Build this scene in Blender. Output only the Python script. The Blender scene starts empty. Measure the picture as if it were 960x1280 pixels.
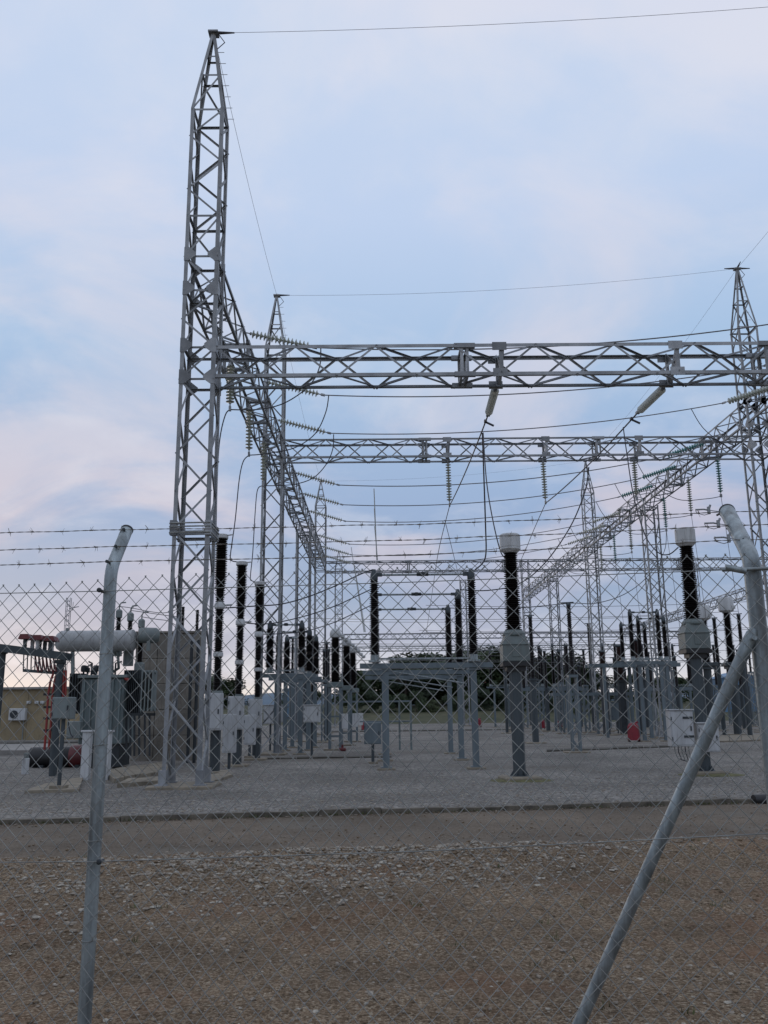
import bpy, math, random
from mathutils import Vector, Matrix, noise
random.seed(7)
SC = bpy.context.scene
COL = SC.collection
R = math.radians
V = Vector

# ------------------------------------------------------------------ camera
CAM_H, FOC = 1.6, 1100.0                    # eye height in metres, focal length in photo pixels (1280 high)
PITCH, YAW, ROLL = R(12.75), R(.383), R(-.585)
_f = V((math.sin(YAW)*math.cos(PITCH), math.cos(YAW)*math.cos(PITCH), math.sin(PITCH)))
_r = V((math.cos(YAW), -math.sin(YAW), 0)); _u = _r.cross(_f)
RT = _r*math.cos(ROLL) + _u*math.sin(ROLL); UP = -_r*math.sin(ROLL) + _u*math.cos(ROLL); FW = _f
cd = bpy.data.cameras.new('camera'); cam = bpy.data.objects.new('camera', cd); COL.objects.link(cam)
cam.matrix_world = Matrix(((RT.x, UP.x, -FW.x, 0), (RT.y, UP.y, -FW.y, 0), (RT.z, UP.z, -FW.z, CAM_H), (0, 0, 0, 1)))
cd.sensor_fit = 'VERTICAL'; cd.sensor_height = 36; cd.sensor_width = 27; cd.lens = FOC/1280*36
cd.clip_start = .05; cd.clip_end = 5000
SC.camera = cam
SC.render.resolution_x = 768; SC.render.resolution_y = 1024
EYE = V((0, 0, CAM_H))
def ray(u, v): return RT*(u-480) + UP*(640-v) + FW*FOC
def at(u, v, Y):                            # survey helper: point at depth Y seen at photo pixel (u, v)
    d = ray(u, v); return EYE + d*(Y/d.y)
def gr(u, v, z=0):                          # survey helper: ground point
    d = ray(u, v); return EYE + d*((z-CAM_H)/d.z)

# ------------------------------------------------------------------ sky, sun, exposure
SUN_EL, SUN_AZ = R(5), R(-24)               # low sun behind cloud, ahead and left
W = bpy.data.worlds.new('World'); SC.world = W; W.use_nodes = True
nt = W.node_tree; N = nt.nodes; L = nt.links
for n in list(N): N.remove(n)
def nd(tree, t, **kw):
    n = tree.nodes.new(t)
    for k, v in kw.items():
        if k.startswith('i_'): n.inputs[k[2:].replace('_', ' ')].default_value = v
        else: setattr(n, k, v)
    return n
def mth(tree, op, a, b=None, clamp=False):
    n = tree.nodes.new('ShaderNodeMath'); n.operation = op; n.use_clamp = clamp
    for i, s in enumerate((a, b)):
        if s is None: continue
        if isinstance(s, (int, float)): n.inputs[i].default_value = s
        else: tree.links.new(s, n.inputs[i])
    return n.outputs[0]
def ramp(tree, fac, stops, interp='LINEAR'):
    n = tree.nodes.new('ShaderNodeValToRGB'); n.color_ramp.interpolation = interp
    el = n.color_ramp.elements
    while len(el) < len(stops): el.new(.5)
    for e, (p, c) in zip(el, stops):
        e.position = p; e.color = (c, c, c, 1) if isinstance(c, (int, float)) else (*c, 1)
    tree.links.new(fac, n.inputs[0]); return n.outputs[0]
def mixc(tree, fac, a, b, mode='MIX'):
    n = tree.nodes.new('ShaderNodeMix'); n.data_type = 'RGBA'; n.blend_type = mode
    for s, i in ((fac, 0), (a, 6), (b, 7)):
        if isinstance(s, (int, float)): n.inputs[i].default_value = s
        elif isinstance(s, tuple): n.inputs[i].default_value = (*s, 1)
        else: tree.links.new(s, n.inputs[i])
    return n.outputs[2]
sky = nd(nt, 'ShaderNodeTexSky', sky_type='NISHITA', sun_disc=False, sun_elevation=SUN_EL, sun_rotation=SUN_AZ, altitude=100, dust_density=2.0)
tc = nd(nt, 'ShaderNodeTexCoord')
sep = nd(nt, 'ShaderNodeSeparateXYZ'); L.new(tc.outputs['Generated'], sep.inputs[0])
elev = mth(nt, 'MAXIMUM', sep.outputs[2], 0.0)
grad = ramp(nt, elev, [(0, (.92, .82, .72)), (.016, (.84, .79, .76)), (.045, (.64, .66, .73)), (.085, (.43, .49, .63)), (.13, (.33, .43, .61)),
                       (.22, (.33, .45, .67)), (.38, (.40, .56, .79)), (.52, (.54, .66, .88)), (.75, (.62, .72, .90))])
den = mth(nt, 'ADD', elev, .27)             # clouds on a flat layer overhead
cx = mth(nt, 'DIVIDE', sep.outputs[0], den); cy = mth(nt, 'DIVIDE', sep.outputs[1], den)
CLOUD_SHIFT = (11.0, 2.0)
cmb = nd(nt, 'ShaderNodeCombineXYZ'); L.new(mth(nt, 'ADD', cx, CLOUD_SHIFT[0]), cmb.inputs[0]); L.new(mth(nt, 'ADD', cy, CLOUD_SHIFT[1]), cmb.inputs[1])
n1 = nd(nt, 'ShaderNodeTexNoise', i_Scale=1.7, i_Detail=8.0, i_Roughness=.55, i_Distortion=.5); L.new(cmb.outputs[0], n1.inputs['Vector'])
n2 = nd(nt, 'ShaderNodeTexNoise', i_Scale=3.0, i_Detail=8.0, i_Roughness=.6, i_Distortion=.3); L.new(cmb.outputs[0], n2.inputs['Vector'])
m1 = ramp(nt, n1.outputs['Fac'], [(.43, 0.0), (.62, 1.0)], 'EASE')
m2 = ramp(nt, n2.outputs['Fac'], [(.45, 0.0), (.75, 1.0)], 'EASE')
pink = ramp(nt, elev, [(0, (.92, .82, .74)), (.022, (.70, .66, .68)), (.05, (.45, .48, .60)), (.12, (.42, .46, .61)), (.2, (.65, .595, .68)), (.3, (.65, .65, .76)), (.6, (.74, .76, .88))])
c = mixc(nt, mth(nt, 'MULTIPLY', m1, .8), grad, pink)
lowf = ramp(nt, elev, [(.03, .60), (.16, .42)])
c = mixc(nt, mth(nt, 'MULTIPLY', m2, lowf), c, (.76, .78, .87))
skc = mixc(nt, 1.0, sky.outputs[0], (.08, .08, .08), 'MULTIPLY')
c = mixc(nt, .96, skc, c)                   # thin gaps of clear sky behind the cloud sheet
bg = nd(nt, 'ShaderNodeBackground', i_Strength=1.0); L.new(c, bg.inputs[0])
wo = nd(nt, 'ShaderNodeOutputWorld'); L.new(bg.outputs[0], wo.inputs[0])
sd = bpy.data.lights.new('sun', 'SUN'); sd.energy = .3; sd.angle = R(25); sd.color = (1, .86, .72)
so = bpy.data.objects.new('sun', sd); COL.objects.link(so)
so.rotation_euler = V((math.sin(SUN_AZ)*math.cos(SUN_EL), math.cos(SUN_AZ)*math.cos(SUN_EL), math.sin(SUN_EL))).to_track_quat('Z', 'Y').to_euler()
SC.view_settings.view_transform = 'Standard'; SC.view_settings.look = 'None'
SC.view_settings.exposure = 0.0; SC.view_settings.gamma = 1.0; SC.view_settings.use_curve_mapping = False

# ------------------------------------------------------------------ materials
MATS = {}
def mat(name, col, rough=.6, metal=0.0, var=.25, scale=6.0, bump=0.0, bscale=None, col2=None, detail=5.0, spec=.5, streak=False, rnd=0.0, dirt=0.0):
    m = bpy.data.materials.new(name); m.use_nodes = True; t = m.node_tree
    b = t.nodes['Principled BSDF']
    geo = nd(t, 'ShaderNodeNewGeometry'); vec = geo.outputs['Position']
    if streak:
        mp = nd(t, 'ShaderNodeMapping'); mp.inputs['Scale'].default_value = (1, 1, .12); t.links.new(vec, mp.inputs[0]); vec = mp.outputs[0]
    no = nd(t, 'ShaderNodeTexNoise', i_Scale=scale, i_Detail=detail, i_Roughness=.6); t.links.new(vec, no.inputs['Vector'])
    lo = tuple(x*(1-var) for x in col); hi = col2 or tuple(min(1, x*(1+var)) for x in col)
    cc = ramp(t, no.outputs['Fac'], [(.3, lo), (.7, hi)])
    if rnd:
        oi = nd(t, 'ShaderNodeObjectInfo'); cc = mixc(t, 1.0, cc, ramp(t, oi.outputs['Random'], [(0, 1-rnd), (1, 1+rnd)]), 'MULTIPLY')
    if dirt:                                        # rain streaks and rust stains of their own shape
        mp2 = nd(t, 'ShaderNodeMapping'); mp2.inputs['Scale'].default_value = (7, 7, .8); t.links.new(geo.outputs['Position'], mp2.inputs[0])
        n3 = nd(t, 'ShaderNodeTexNoise', i_Scale=2.0, i_Detail=8.0, i_Roughness=.7); t.links.new(mp2.outputs[0], n3.inputs['Vector'])
        cc = mixc(t, ramp(t, n3.outputs['Fac'], [(.50, 0.0), (.72, dirt)]), cc, (.10, .075, .055))
    t.links.new(cc, b.inputs['Base Color'])
    b.inputs['Roughness'].default_value = rough; b.inputs['Metallic'].default_value = metal
    b.inputs['Specular IOR Level'].default_value = spec
    if bump:
        nb = nd(t, 'ShaderNodeTexNoise', i_Scale=bscale or scale*4, i_Detail=6.0); t.links.new(geo.outputs['Position'], nb.inputs['Vector'])
        bp = nd(t, 'ShaderNodeBump', i_Strength=bump, i_Distance=.02); t.links.new(nb.outputs['Fac'], bp.inputs['Height']); t.links.new(bp.outputs[0], b.inputs['Normal'])
    MATS[name] = m; return m
mat('steel', (.235, .245, .255), .55, .30, .30, 2.2, rnd=.32)
mat('steel_far', (.25, .26, .275), .6, .25, .25, 1.5, rnd=.25)
mat('galv', (.25, .285, .295), .42, .45, .45, 26.0, .12, 90, streak=True, dirt=.5)
mat('galv_wire', (.26, .268, .256), .5, .4, .3, 8.0)
mat('rust_wire', (.20, .185, .165), .6, .4, .35, 20.0)
mat('cable', (.035, .035, .045), .5, .1, .3, 3.0)
mat('conductor', (.16, .155, .16), .55, .4, .25, 2.0)
mat('glass_disc', (.36, .38, .33), .18, 0, .15, 8.0)
mat('green_disc', (.10, .26, .25), .18, 0, .2, 8.0)
mat('porcelain', (.0085, .0065, .0065), .38, 0, .35, 5.0, spec=.28)
mat('porcelain_brown', (.035, .016, .014), .35, 0, .3, 5.0)
mat('white_paint', (.47, .48, .48), .5, 0, .12, 4.0, streak=True, dirt=.55)
mat('ct_tank', (.115, .140, .136), .5, 0, .2, 3.0, streak=True, dirt=.4)
mat('glass_pale', (.50, .52, .49), .2, 0, .12, 8.0)
mat('tank_white', (.32, .33, .33), .45, 0, .12, 4.0, streak=True, dirt=.6)
mat('cab_paint', (.40, .41, .415), .5, 0, .14, 4.0, streak=True, dirt=.38)
mat('grey_paint', (.16, .188, .185), .5, 0, .18, 3.0, streak=True, dirt=.4)
mat('tank_paint', (.135, .172, .175), .5, 0, .2, 2.5, streak=True, dirt=.6)
mat('dark_paint', (.026, .032, .036), .5, .1, .3, 4.0)
mat('stand_steel', (.048, .060, .066), .5, .25, .30, 3.0, streak=True)
mat('stand_blue', (.125, .155, .170), .5, .25, .22, 3.0, streak=True)
mat('concrete', (.23, .215, .195), .9, 0, .25, 3.0, .3, 40)
mat('dark_slab', (.075, .068, .055), .95, 0, .4, 2.5, .4, 30)
mat('slab', (.21, .18, .135), .9, 0, .3, 2.5, .4, 30)
mat('firewall', (.185, .168, .142), .9, 0, .35, 1.6, .4, 14, dirt=.6)
mat('yellow_wall', (.27, .215, .130), .85, 0, .2, 1.2, .1, 20, dirt=.4)
mat('red_cover', (.20, .008, .018), .45, 0, .2, 4.0)
mat('red_pipe', (.23, .026, .020), .45, 0, .25, 4.0)
mat('red_dark', (.12, .02, .022), .5, 0, .3, 4.0)
mat('black', (.010, .010, .011), .5, 0, .3, 5.0)
mat('roof_red', (.14, .035, .028), .85, 0, .25, 2.0)
mat('house_wall', (.48, .44, .38), .85, 0, .1, 2.0)
mat('blue_metal', (.10, .20, .32), .5, 0, .1, 2.0)
mat('window', (.03, .035, .045), .1, 0, .2, 3.0)
mat('bark', (.06, .045, .035), .9, 0, .3, 8.0)
mat('leaf_a', (.036, .056, .020), .7, 0, .45, 1.5)
mat('leaf_b', (.055, .070, .026), .7, 0, .45, 1.5)
mat('leaf_c', (.026, .044, .018), .7, 0, .45, 1.5)
mat('grass', (.058, .072, .030), .95, 0, .35, .35, .5, 6, col2=(.10, .092, .052))
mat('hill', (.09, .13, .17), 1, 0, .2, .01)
def ground_mat(name, stops, s1, s2, bump, s3=.35, patch=None, rough=.95):
    m = bpy.data.materials.new(name); m.use_nodes = True; t = m.node_tree; b = t.nodes['Principled BSDF']
    geo = nd(t, 'ShaderNodeNewGeometry'); P = geo.outputs['Position']
    def ns(s, d=6.0): 
        n = nd(t, 'ShaderNodeTexNoise', i_Scale=s, i_Detail=d, i_Roughness=.62); t.links.new(P, n.inputs['Vector']); return n.outputs['Fac']
    vo = nd(t, 'ShaderNodeTexVoronoi', i_Scale=s1); t.links.new(P, vo.inputs['Vector'])
    vr = nd(t, 'ShaderNodeSeparateColor'); t.links.new(vo.outputs['Color'], vr.inputs[0])
    f = mth(t, 'ADD', mth(t, 'MULTIPLY', vr.outputs[0], .45), mth(t, 'MULTIPLY', ns(s2), .55))
    c = ramp(t, f, stops)
    big = ramp(t, ns(s3, 4.0), [(.35, .72), (.65, 1.18)])
    c = mixc(t, 1.0, c, big, 'MULTIPLY')
    if patch:
        c = mixc(t, ramp(t, ns(patch[1], 5.0), [(.52, 0.0), (.66, patch[2])]), c, patch[0])
    t.links.new(c, b.inputs['Base Color']); b.inputs['Roughness'].default_value = rough; b.inputs['Specular IOR Level'].default_value = .25
    h = mth(t, 'ADD', mth(t, 'MULTIPLY', vo.outputs['Distance'], -1.0), ns(s2*2))
    bp = nd(t, 'ShaderNodeBump', i_Strength=bump, i_Distance=.03); t.links.new(h, bp.inputs['Height']); t.links.new(bp.outputs[0], b.inputs['Normal'])
    MATS[name] = m
ground_mat('dirt', [(.22, (.095, .066, .038)), (.45, (.222, .152, .092)), (.62, (.32, .234, .152)), (.80, (.50, .42, .31))], 70, 22, 1.0, .7, ((.245, .122, .064), .5, .62))
ground_mat('gravel', [(.22, (.084, .077, .069)), (.5, (.182, .169, .151)), (.8, (.37, .345, .31))], 26, 9, .8, .25, ((.14, .120, .094), .22, .5))
ground_mat('road', [(.22, (.095, .073, .052)), (.5, (.152, .120, .088)), (.8, (.215, .175, .135))], 60, 22, .4, .4, ((.165, .15, .125), .5, .5))
mat('stone_a', (.25, .21, .165), .9, 0, .45, 30.0, .4, 120)
mat('stone_b', (.34, .305, .25), .9, 0, .4, 30.0, .4, 120)
mat('stone_c', (.16, .112, .068), .9, 0, .4, 30.0, .4, 120)

mat('kerb_stone', (.125, .108, .084), .95, 0, .55, 3.0, .5, 30)
# ------------------------------------------------------------------ mesh building
class MB:
    def __init__(s): s.v = []; s.f = []; s.smooth = []; s.marks = []
    def mark(s): s.marks.append((len(s.v), len(s.f)))
    def split(s):
        e = s.marks[1:]+[(len(s.v), len(s.f))]
        for (v0, f0), (v1, f1) in zip(s.marks, e):
            m = MB(); m.v = s.v[v0:v1]; m.f = [tuple(i-v0 for i in f) for f in s.f[f0:f1]]; m.smooth = s.smooth[f0:f1]; yield m
    def add(s, vs, fs, sm=False):
        o = len(s.v); s.v += [tuple(x) for x in vs]; s.f += [tuple(i+o for i in f) for f in fs]; s.smooth += [sm]*len(fs); return s
    def box(s, c, size, rz=0.0, bev=0.0):
        s.mark()
        c = V(c); x, y, z = (k/2 for k in size); M = Matrix.Rotation(rz, 3, 'Z')
        if bev <= 0:
            P = [V((i*x, j*y, k*z)) for k in (-1, 1) for j in (-1, 1) for i in (-1, 1)]
            s.add([c+M@p for p in P], [(0, 2, 3, 1), (4, 5, 7, 6), (0, 1, 5, 4), (2, 6, 7, 3), (0, 4, 6, 2), (1, 3, 7, 5)])
        else:
            b = bev; rings = []
            for zz, ins in ((-z, b), (-z+b, 0), (z-b, 0), (z, b)):
                X, Y = x-ins, y-ins
                rings += [V((sx*X if ax else sx*(X-b*(ins == 0)), sy*(Y-b*(ins == 0)) if ax else sy*Y, zz))
                          for sx, sy, ax in ((1, -1, 1), (1, 1, 1), (1, 1, 0), (-1, 1, 0), (-1, 1, 1), (-1, -1, 1), (-1, -1, 0), (1, -1, 0))]
            fs = [tuple(range(7, -1, -1)), tuple(range(24, 32))]
            for k in range(3):
                for i in range(8): fs.append((k*8+i, k*8+(i+1) % 8, k*8+8+(i+1) % 8, k*8+8+i))
            s.add([c+M@p for p in rings], fs)
        return s
    def tube(s, pts, r, n=6, caps=True, sm=True):
        s.mark()
        pts = [V(p) for p in pts]; k = len(pts); rs = r if isinstance(r, (list, tuple)) else [r]*k
        t0 = (pts[1]-pts[0]).normalized(); a = V((0, 0, 1)) if abs(t0.z) < .9 else V((0, 1, 0))
        vs = []; fs = []; x = t0.cross(a).normalized()
        for i, p in enumerate(pts):
            t = (pts[min(i+1, k-1)]-pts[max(i-1, 0)]).normalized()
            x = (x - t*x.dot(t)).normalized(); y = t.cross(x)
            for j in range(n):
                an = 2*math.pi*j/n; vs.append(p + (x*math.cos(an)+y*math.sin(an))*rs[i])
        for i in range(k-1):
            for j in range(n): fs.append((i*n+j, i*n+(j+1) % n, i*n+n+(j+1) % n, i*n+n+j))
        s.add(vs, fs, sm)
        if caps: s.add(vs[:n], [tuple(range(n-1, -1, -1))]); s.add(vs[-n:], [tuple(range(n))])
        return s
    def lathe(s, prof, n=16, c=(0, 0, 0), axis=None, sm=True):
        s.mark()
        c = V(c); z = V(axis).normalized() if axis else V((0, 0, 1))
        a = V((0, 1, 0)) if abs(z.y) < .9 else V((1, 0, 0)); x = a.cross(z).normalized(); y = z.cross(x)
        def ring(r, h): return [c + z*h + (x*math.cos(2*math.pi*j/n)+y*math.sin(2*math.pi*j/n))*max(r, .0005) for j in range(n)]
        vs = []; fs = []; last = None; prev = None
        for i in range(len(prof)-1):
            (r0, h0), (r1, h1) = prof[i], prof[i+1]; an = math.atan2(h1-h0, r1-r0)
            if prev is None or abs((an-prev+math.pi) % (2*math.pi)-math.pi) > .6: last = len(vs); vs += ring(r0, h0)   # crease
            k = len(vs); vs += ring(r1, h1)
            for j in range(n): fs.append((last+j, last+(j+1) % n, k+(j+1) % n, k+j))
            last = k; prev = an
        s.add(vs, fs, sm)
        s.add(vs[:n], [tuple(range(n-1, -1, -1))]); s.add(vs[-n:], [tuple(range(n))])
        return s
    def bar(s, p0, p1, w, h=None, up=(0, 0, 1)):
        s.mark()
        p0, p1 = V(p0), V(p1); h = h or w; z = (p1-p0).normalized(); u = V(up)
        if abs(z.dot(u)) > .95: u = V((0, 1, 0))
        x = u.cross(z).normalized()*w/2; y = z.cross(x).normalized()*h/2
        vs = [p+a*x+b*y for p in (p0, p1) for a, b in ((-1, -1), (1, -1), (1, 1), (-1, 1))]
        return s.add(vs, [(3, 2, 1, 0), (4, 5, 6, 7), (0, 1, 5, 4), (1, 2, 6, 5), (2, 3, 7, 6), (3, 0, 4, 7)])
    def prism(s, poly, o, ax, ay, th):
        s.mark()
        o, ax, ay = V(o), V(ax), V(ay); nrm = ax.cross(ay).normalized()*th; n = len(poly)
        vs = [o+ax*a+ay*b for a, b in poly] + [o+ax*a+ay*b+nrm for a, b in poly]
        return s.add(vs, [tuple(range(n-1, -1, -1)), tuple(range(n, 2*n))] + [(i, (i+1) % n, n+(i+1) % n, n+i) for i in range(n)])
    def mesh(s, name):
        m = bpy.data.meshes.new(name); m.from_pydata(s.v, [], s.f); m.polygons.foreach_set('use_smooth', s.smooth); m.update(); return m

def link(name, data, m=None, parent=None, loc=(0, 0, 0)):
    o = bpy.data.objects.new(name, data); COL.objects.link(o)
    if m is not None and data is not None and not data.materials: data.materials.append(MATS[m])
    o.parent = parent; o.location = loc; return o
def obj(name, mb, m, parent=None, loc=(0, 0, 0), label=None, kind=None):
    o = link(name, mb.mesh(name), m, parent, loc)
    if label: o['label'] = label
    if kind: o['kind'] = kind
    return o
def objs(name, mb, m, parent=None):
    for q in mb.split(): obj(name, q, m, parent)
def tag(o, label, cat, group=None):
    o['label'] = label; o['category'] = cat
    if group: o['group'] = group
    return o
def thing(name, label, cat, loc=(0, 0, 0), group=None, rz=0.0):
    o = link(name, None, loc=loc); o.rotation_euler = (0, 0, rz); o.empty_display_size = .2
    return tag(o, label, cat, group)
def struct(o): o['kind'] = 'structure'; return o
def copy_tree(o, loc, label, parent=None):
    c = o.copy(); COL.objects.link(c); c.parent = parent
    if parent is None: c.location = loc; c['label'] = label
    for ch in o.children: copy_tree(ch, None, None, c)
    return c

# a steel angle of unit length and unit flange, shared by every leg, chord and brace
def unit_angle(t):
    P = [(0, 0), (1, 0), (1, t), (t, t), (t, 1), (0, 1)]
    mb = MB(); mb.add([(x, y, z) for z in (0, 1) for x, y in P],
        [(0, 3, 2, 1), (0, 5, 4, 3), (6, 7, 8, 9), (6, 9, 10, 11)] + [(i, (i+1) % 6, 6+(i+1) % 6, 6+i) for i in range(6)])
    return mb.mesh('angle')
ANG = {}
def angle_mesh(m):
    if m not in ANG:
        ANG[m] = unit_angle(.13); ANG[m].materials.append(MATS[m])
    return ANG[m]
def angle(name, p0, p1, w, xd, yd, parent, m='steel'):
    """one steel angle from p0 to p1 (coordinates local to the parent); flanges run along xd and yd"""
    p0, p1 = V(p0), V(p1); d = p1-p0; ln = d.length; z = d/ln
    x = V(xd); x = (x-z*x.dot(z)).normalized(); y = z.cross(x)
    if y.dot(V(yd)) < 0: 
        # swap flanges so that both stay on the wanted sides and the frame stays right handed
        y2 = V(yd); y2 = (y2-z*y2.dot(z)).normalized(); x, y = y2, z.cross(y2)
    o = link(name, angle_mesh(m), None, parent)
    o.matrix_basis = Matrix(((x.x*w, y.x*w, z.x*ln, p0.x), (x.y*w, y.y*w, z.y*ln, p0.y), (x.z*w, y.z*w, z.z*ln, p0.z), (0, 0, 0, 1)))
    return o
def angle_mb(mb, p0, p1, w, xd, yd, t=.13):
    p0, p1 = V(p0), V(p1); z = (p1-p0).normalized(); x = V(xd); x = (x-z*x.dot(z)).normalized(); y = V(yd); y = (y-z*y.dot(z)).normalized()
    P = [(0, 0), (1, 0), (1, t), (t, t), (t, 1), (0, 1)]
    mb.add([p+x*a*w+y*b*w for p in (p0, p1) for a, b in P], [(0, 3, 2, 1), (0, 5, 4, 3), (6, 7, 8, 9), (6, 9, 10, 11)] + [(i, (i+1) % 6, 6+(i+1) % 6, 6+i) for i in range(6)])

class Lat:
    """collects the members of one lattice thing, singly (near) or joined (far)"""
    def __init__(s, root, single, m): s.root, s.single, s.m = root, single, m; s.mb = {}
    def member(s, name, p0, p1, w, xd, yd):
        if s.single or name in ('leg', 'chord'): angle(name, p0, p1, w, xd, yd, s.root, s.m)
        else: angle_mb(s.mb.setdefault(name, MB()), p0, p1, w, xd, yd)
    def done(s):
        for k, mb in s.mb.items(): obj({'brace': 'bracing', 'strut': 'strut_set'}.get(k, k), mb, s.m, s.root, kind='stuff')
def plate(root, o, ax, ay, wd, ht, ch, m='steel', name='gusset_plate', th=.012):
    mb = MB(); mb.prism([(0, 0), (wd-ch, 0), (wd, ch), (wd, ht-ch), (wd-ch, ht), (0, ht)], o, ax, ay, th); return obj(name, mb, m, root)

GP = [(-.01, -.16), (.10, -.16), (.27, -.03), (.27, .06), (.10, .20), (-.01, .20)]
def tower(label, x, y, w, zs, struts, apex, single, joints=(), m='steel', wl=.085, wb=.047, splice=None, base=True, group='lattice gantry towers', plates=True):
    root = thing('lattice_tower', label, 'tower', (x, y, 0), group); lt = Lat(root, single, m); h = w/2
    top = zs[-1]; K = [(-1, -1), (1, -1), (1, 1), (-1, 1)]
    for a, b in K: lt.member('leg', (a*h, b*h, .02), (a*h, b*h, top), wl, (-a, 0, 0), (0, -b, 0))
    for fi in range(4):
        (a0, b0), (a1, b1) = K[fi], K[(fi+1) % 4]; nrm = V((-(a0+a1)/2, -(b0+b1)/2, 0))
        for i in range(len(zs)-1):
            z0, z1 = zs[i], zs[i+1]; sw = i % 2
            off = nrm*(wl*.13+.004+(.009 if i % 2 else 0))
            A = V(((a1 if sw else a0)*h, (b1 if sw else b0)*h, z0))+off; B = V(((a0 if sw else a1)*h, (b0 if sw else b1)*h, z1))+off
            lt.member('brace', A, B, wb, (0, 0, -1), nrm)
        for z in struts:
            off = nrm*(wl*.13+.022)
            lt.member('strut', V((a0*h, b0*h, z))+off, V((a1*h, b1*h, z))+off, wb*1.15, (0, 0, -1), nrm)
    if apex:
        tip = V((.0, 0, apex))
        for a, b in K:
            lt.member('leg', (a*h, b*h, top), tip+V((a*.05, b*.05, 0)), wl*.8, (-a, 0, 0), (0, -b, 0))
        for fi in range(4):
            (a0, b0), (a1, b1) = K[fi], K[(fi+1) % 4]; nrm = V((-(a0+a1)/2, -(b0+b1)/2, 0))
            def pt(a, b, k): return V((a*h*(1-k)+a*.05*k, b*h*(1-k)+b*.05*k, top+(apex-top)*k))+nrm*.03
            lt.member('strut', pt(a0, b0, .45), pt(a1, b1, .45), wb, (0, 0, -1), nrm)
            lt.member('brace', pt(a0, b0, .0), pt(a1, b1, .45), wb*.9, (0, 0, -1), nrm)
            lt.member('strut', pt(a0, b0, .70), pt(a1, b1, .70), wb*.8, (0, 0, -1), nrm)
        cp = MB(); cp.box((0, 0, apex+.02), (.26, .26, .05)); cp.lathe([(.10, .04), (.05, .10), (.01, .12)], 8, (0, 0, apex)); obj('tip_plate', cp, m, root)
        if single:
            sb = MB()
            for k in range(7):
                kk = .1+.12*k; q = V((h*(1-kk)+.05*kk, h*(1-kk)+.05*kk, top+(apex-top)*kk)); sb.tube([q, q+V((.16, 0, 0))], .008, 5)
            obj('step_bolts', sb, m, root, kind='stuff')
    if plates:
        for (z0, z1) in joints:
            for a in (-1, 1):
                for zz in (z0, z1):
                    for b in (-1, 1):
                        mb = MB(); mb.prism(GP, (a*h, b*(h+.008), zz), (-a, 0, 0), (0, 0, 1), .006); obj('gusset_plate', mb, m, root)
                    mb = MB(); mb.prism(GP, (a*(h+.006), -h, zz), (0, 1, 0), (0, 0, 1), .012); obj('gusset_plate', mb, m, root)
    if splice:
        mb = MB()
        for a, b in K: mb.box((a*(h-.02), b*(h-.02), splice), (.15, .15, .34))
        objs('splice_collar', mb, m, root)
        mb = MB()
        for dz in (-.12, .02, .10):
            for b in (-1, 1): mb.tube([(-h-.03, b*(h+.06), splice+dz), (h+.03, b*(h+.06), splice+dz+.01)], .018, 6)
            for a in (-1, 1): mb.tube([(a*(h+.06), -h-.03, splice+dz), (a*(h+.06), h+.03, splice+dz)], .018, 6)
        objs('anti_climb_band', mb, 'galv_wire', root)
    if base:
        mb = MB()
        for a, b in K: mb.box((a*h, b*h, .11), (.26, .26, .02)); mb.box((a*(h-.02), b*(h-.02), .26), (.16, .16, .3))
        objs('base_plate', mb, m, root)
        mb = MB(); mb.box((0, 0, .04), (w+.55, w+.55, .12), 0, .02); obj('foundation', mb, 'slab', root)
    lt.done(); return root

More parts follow.
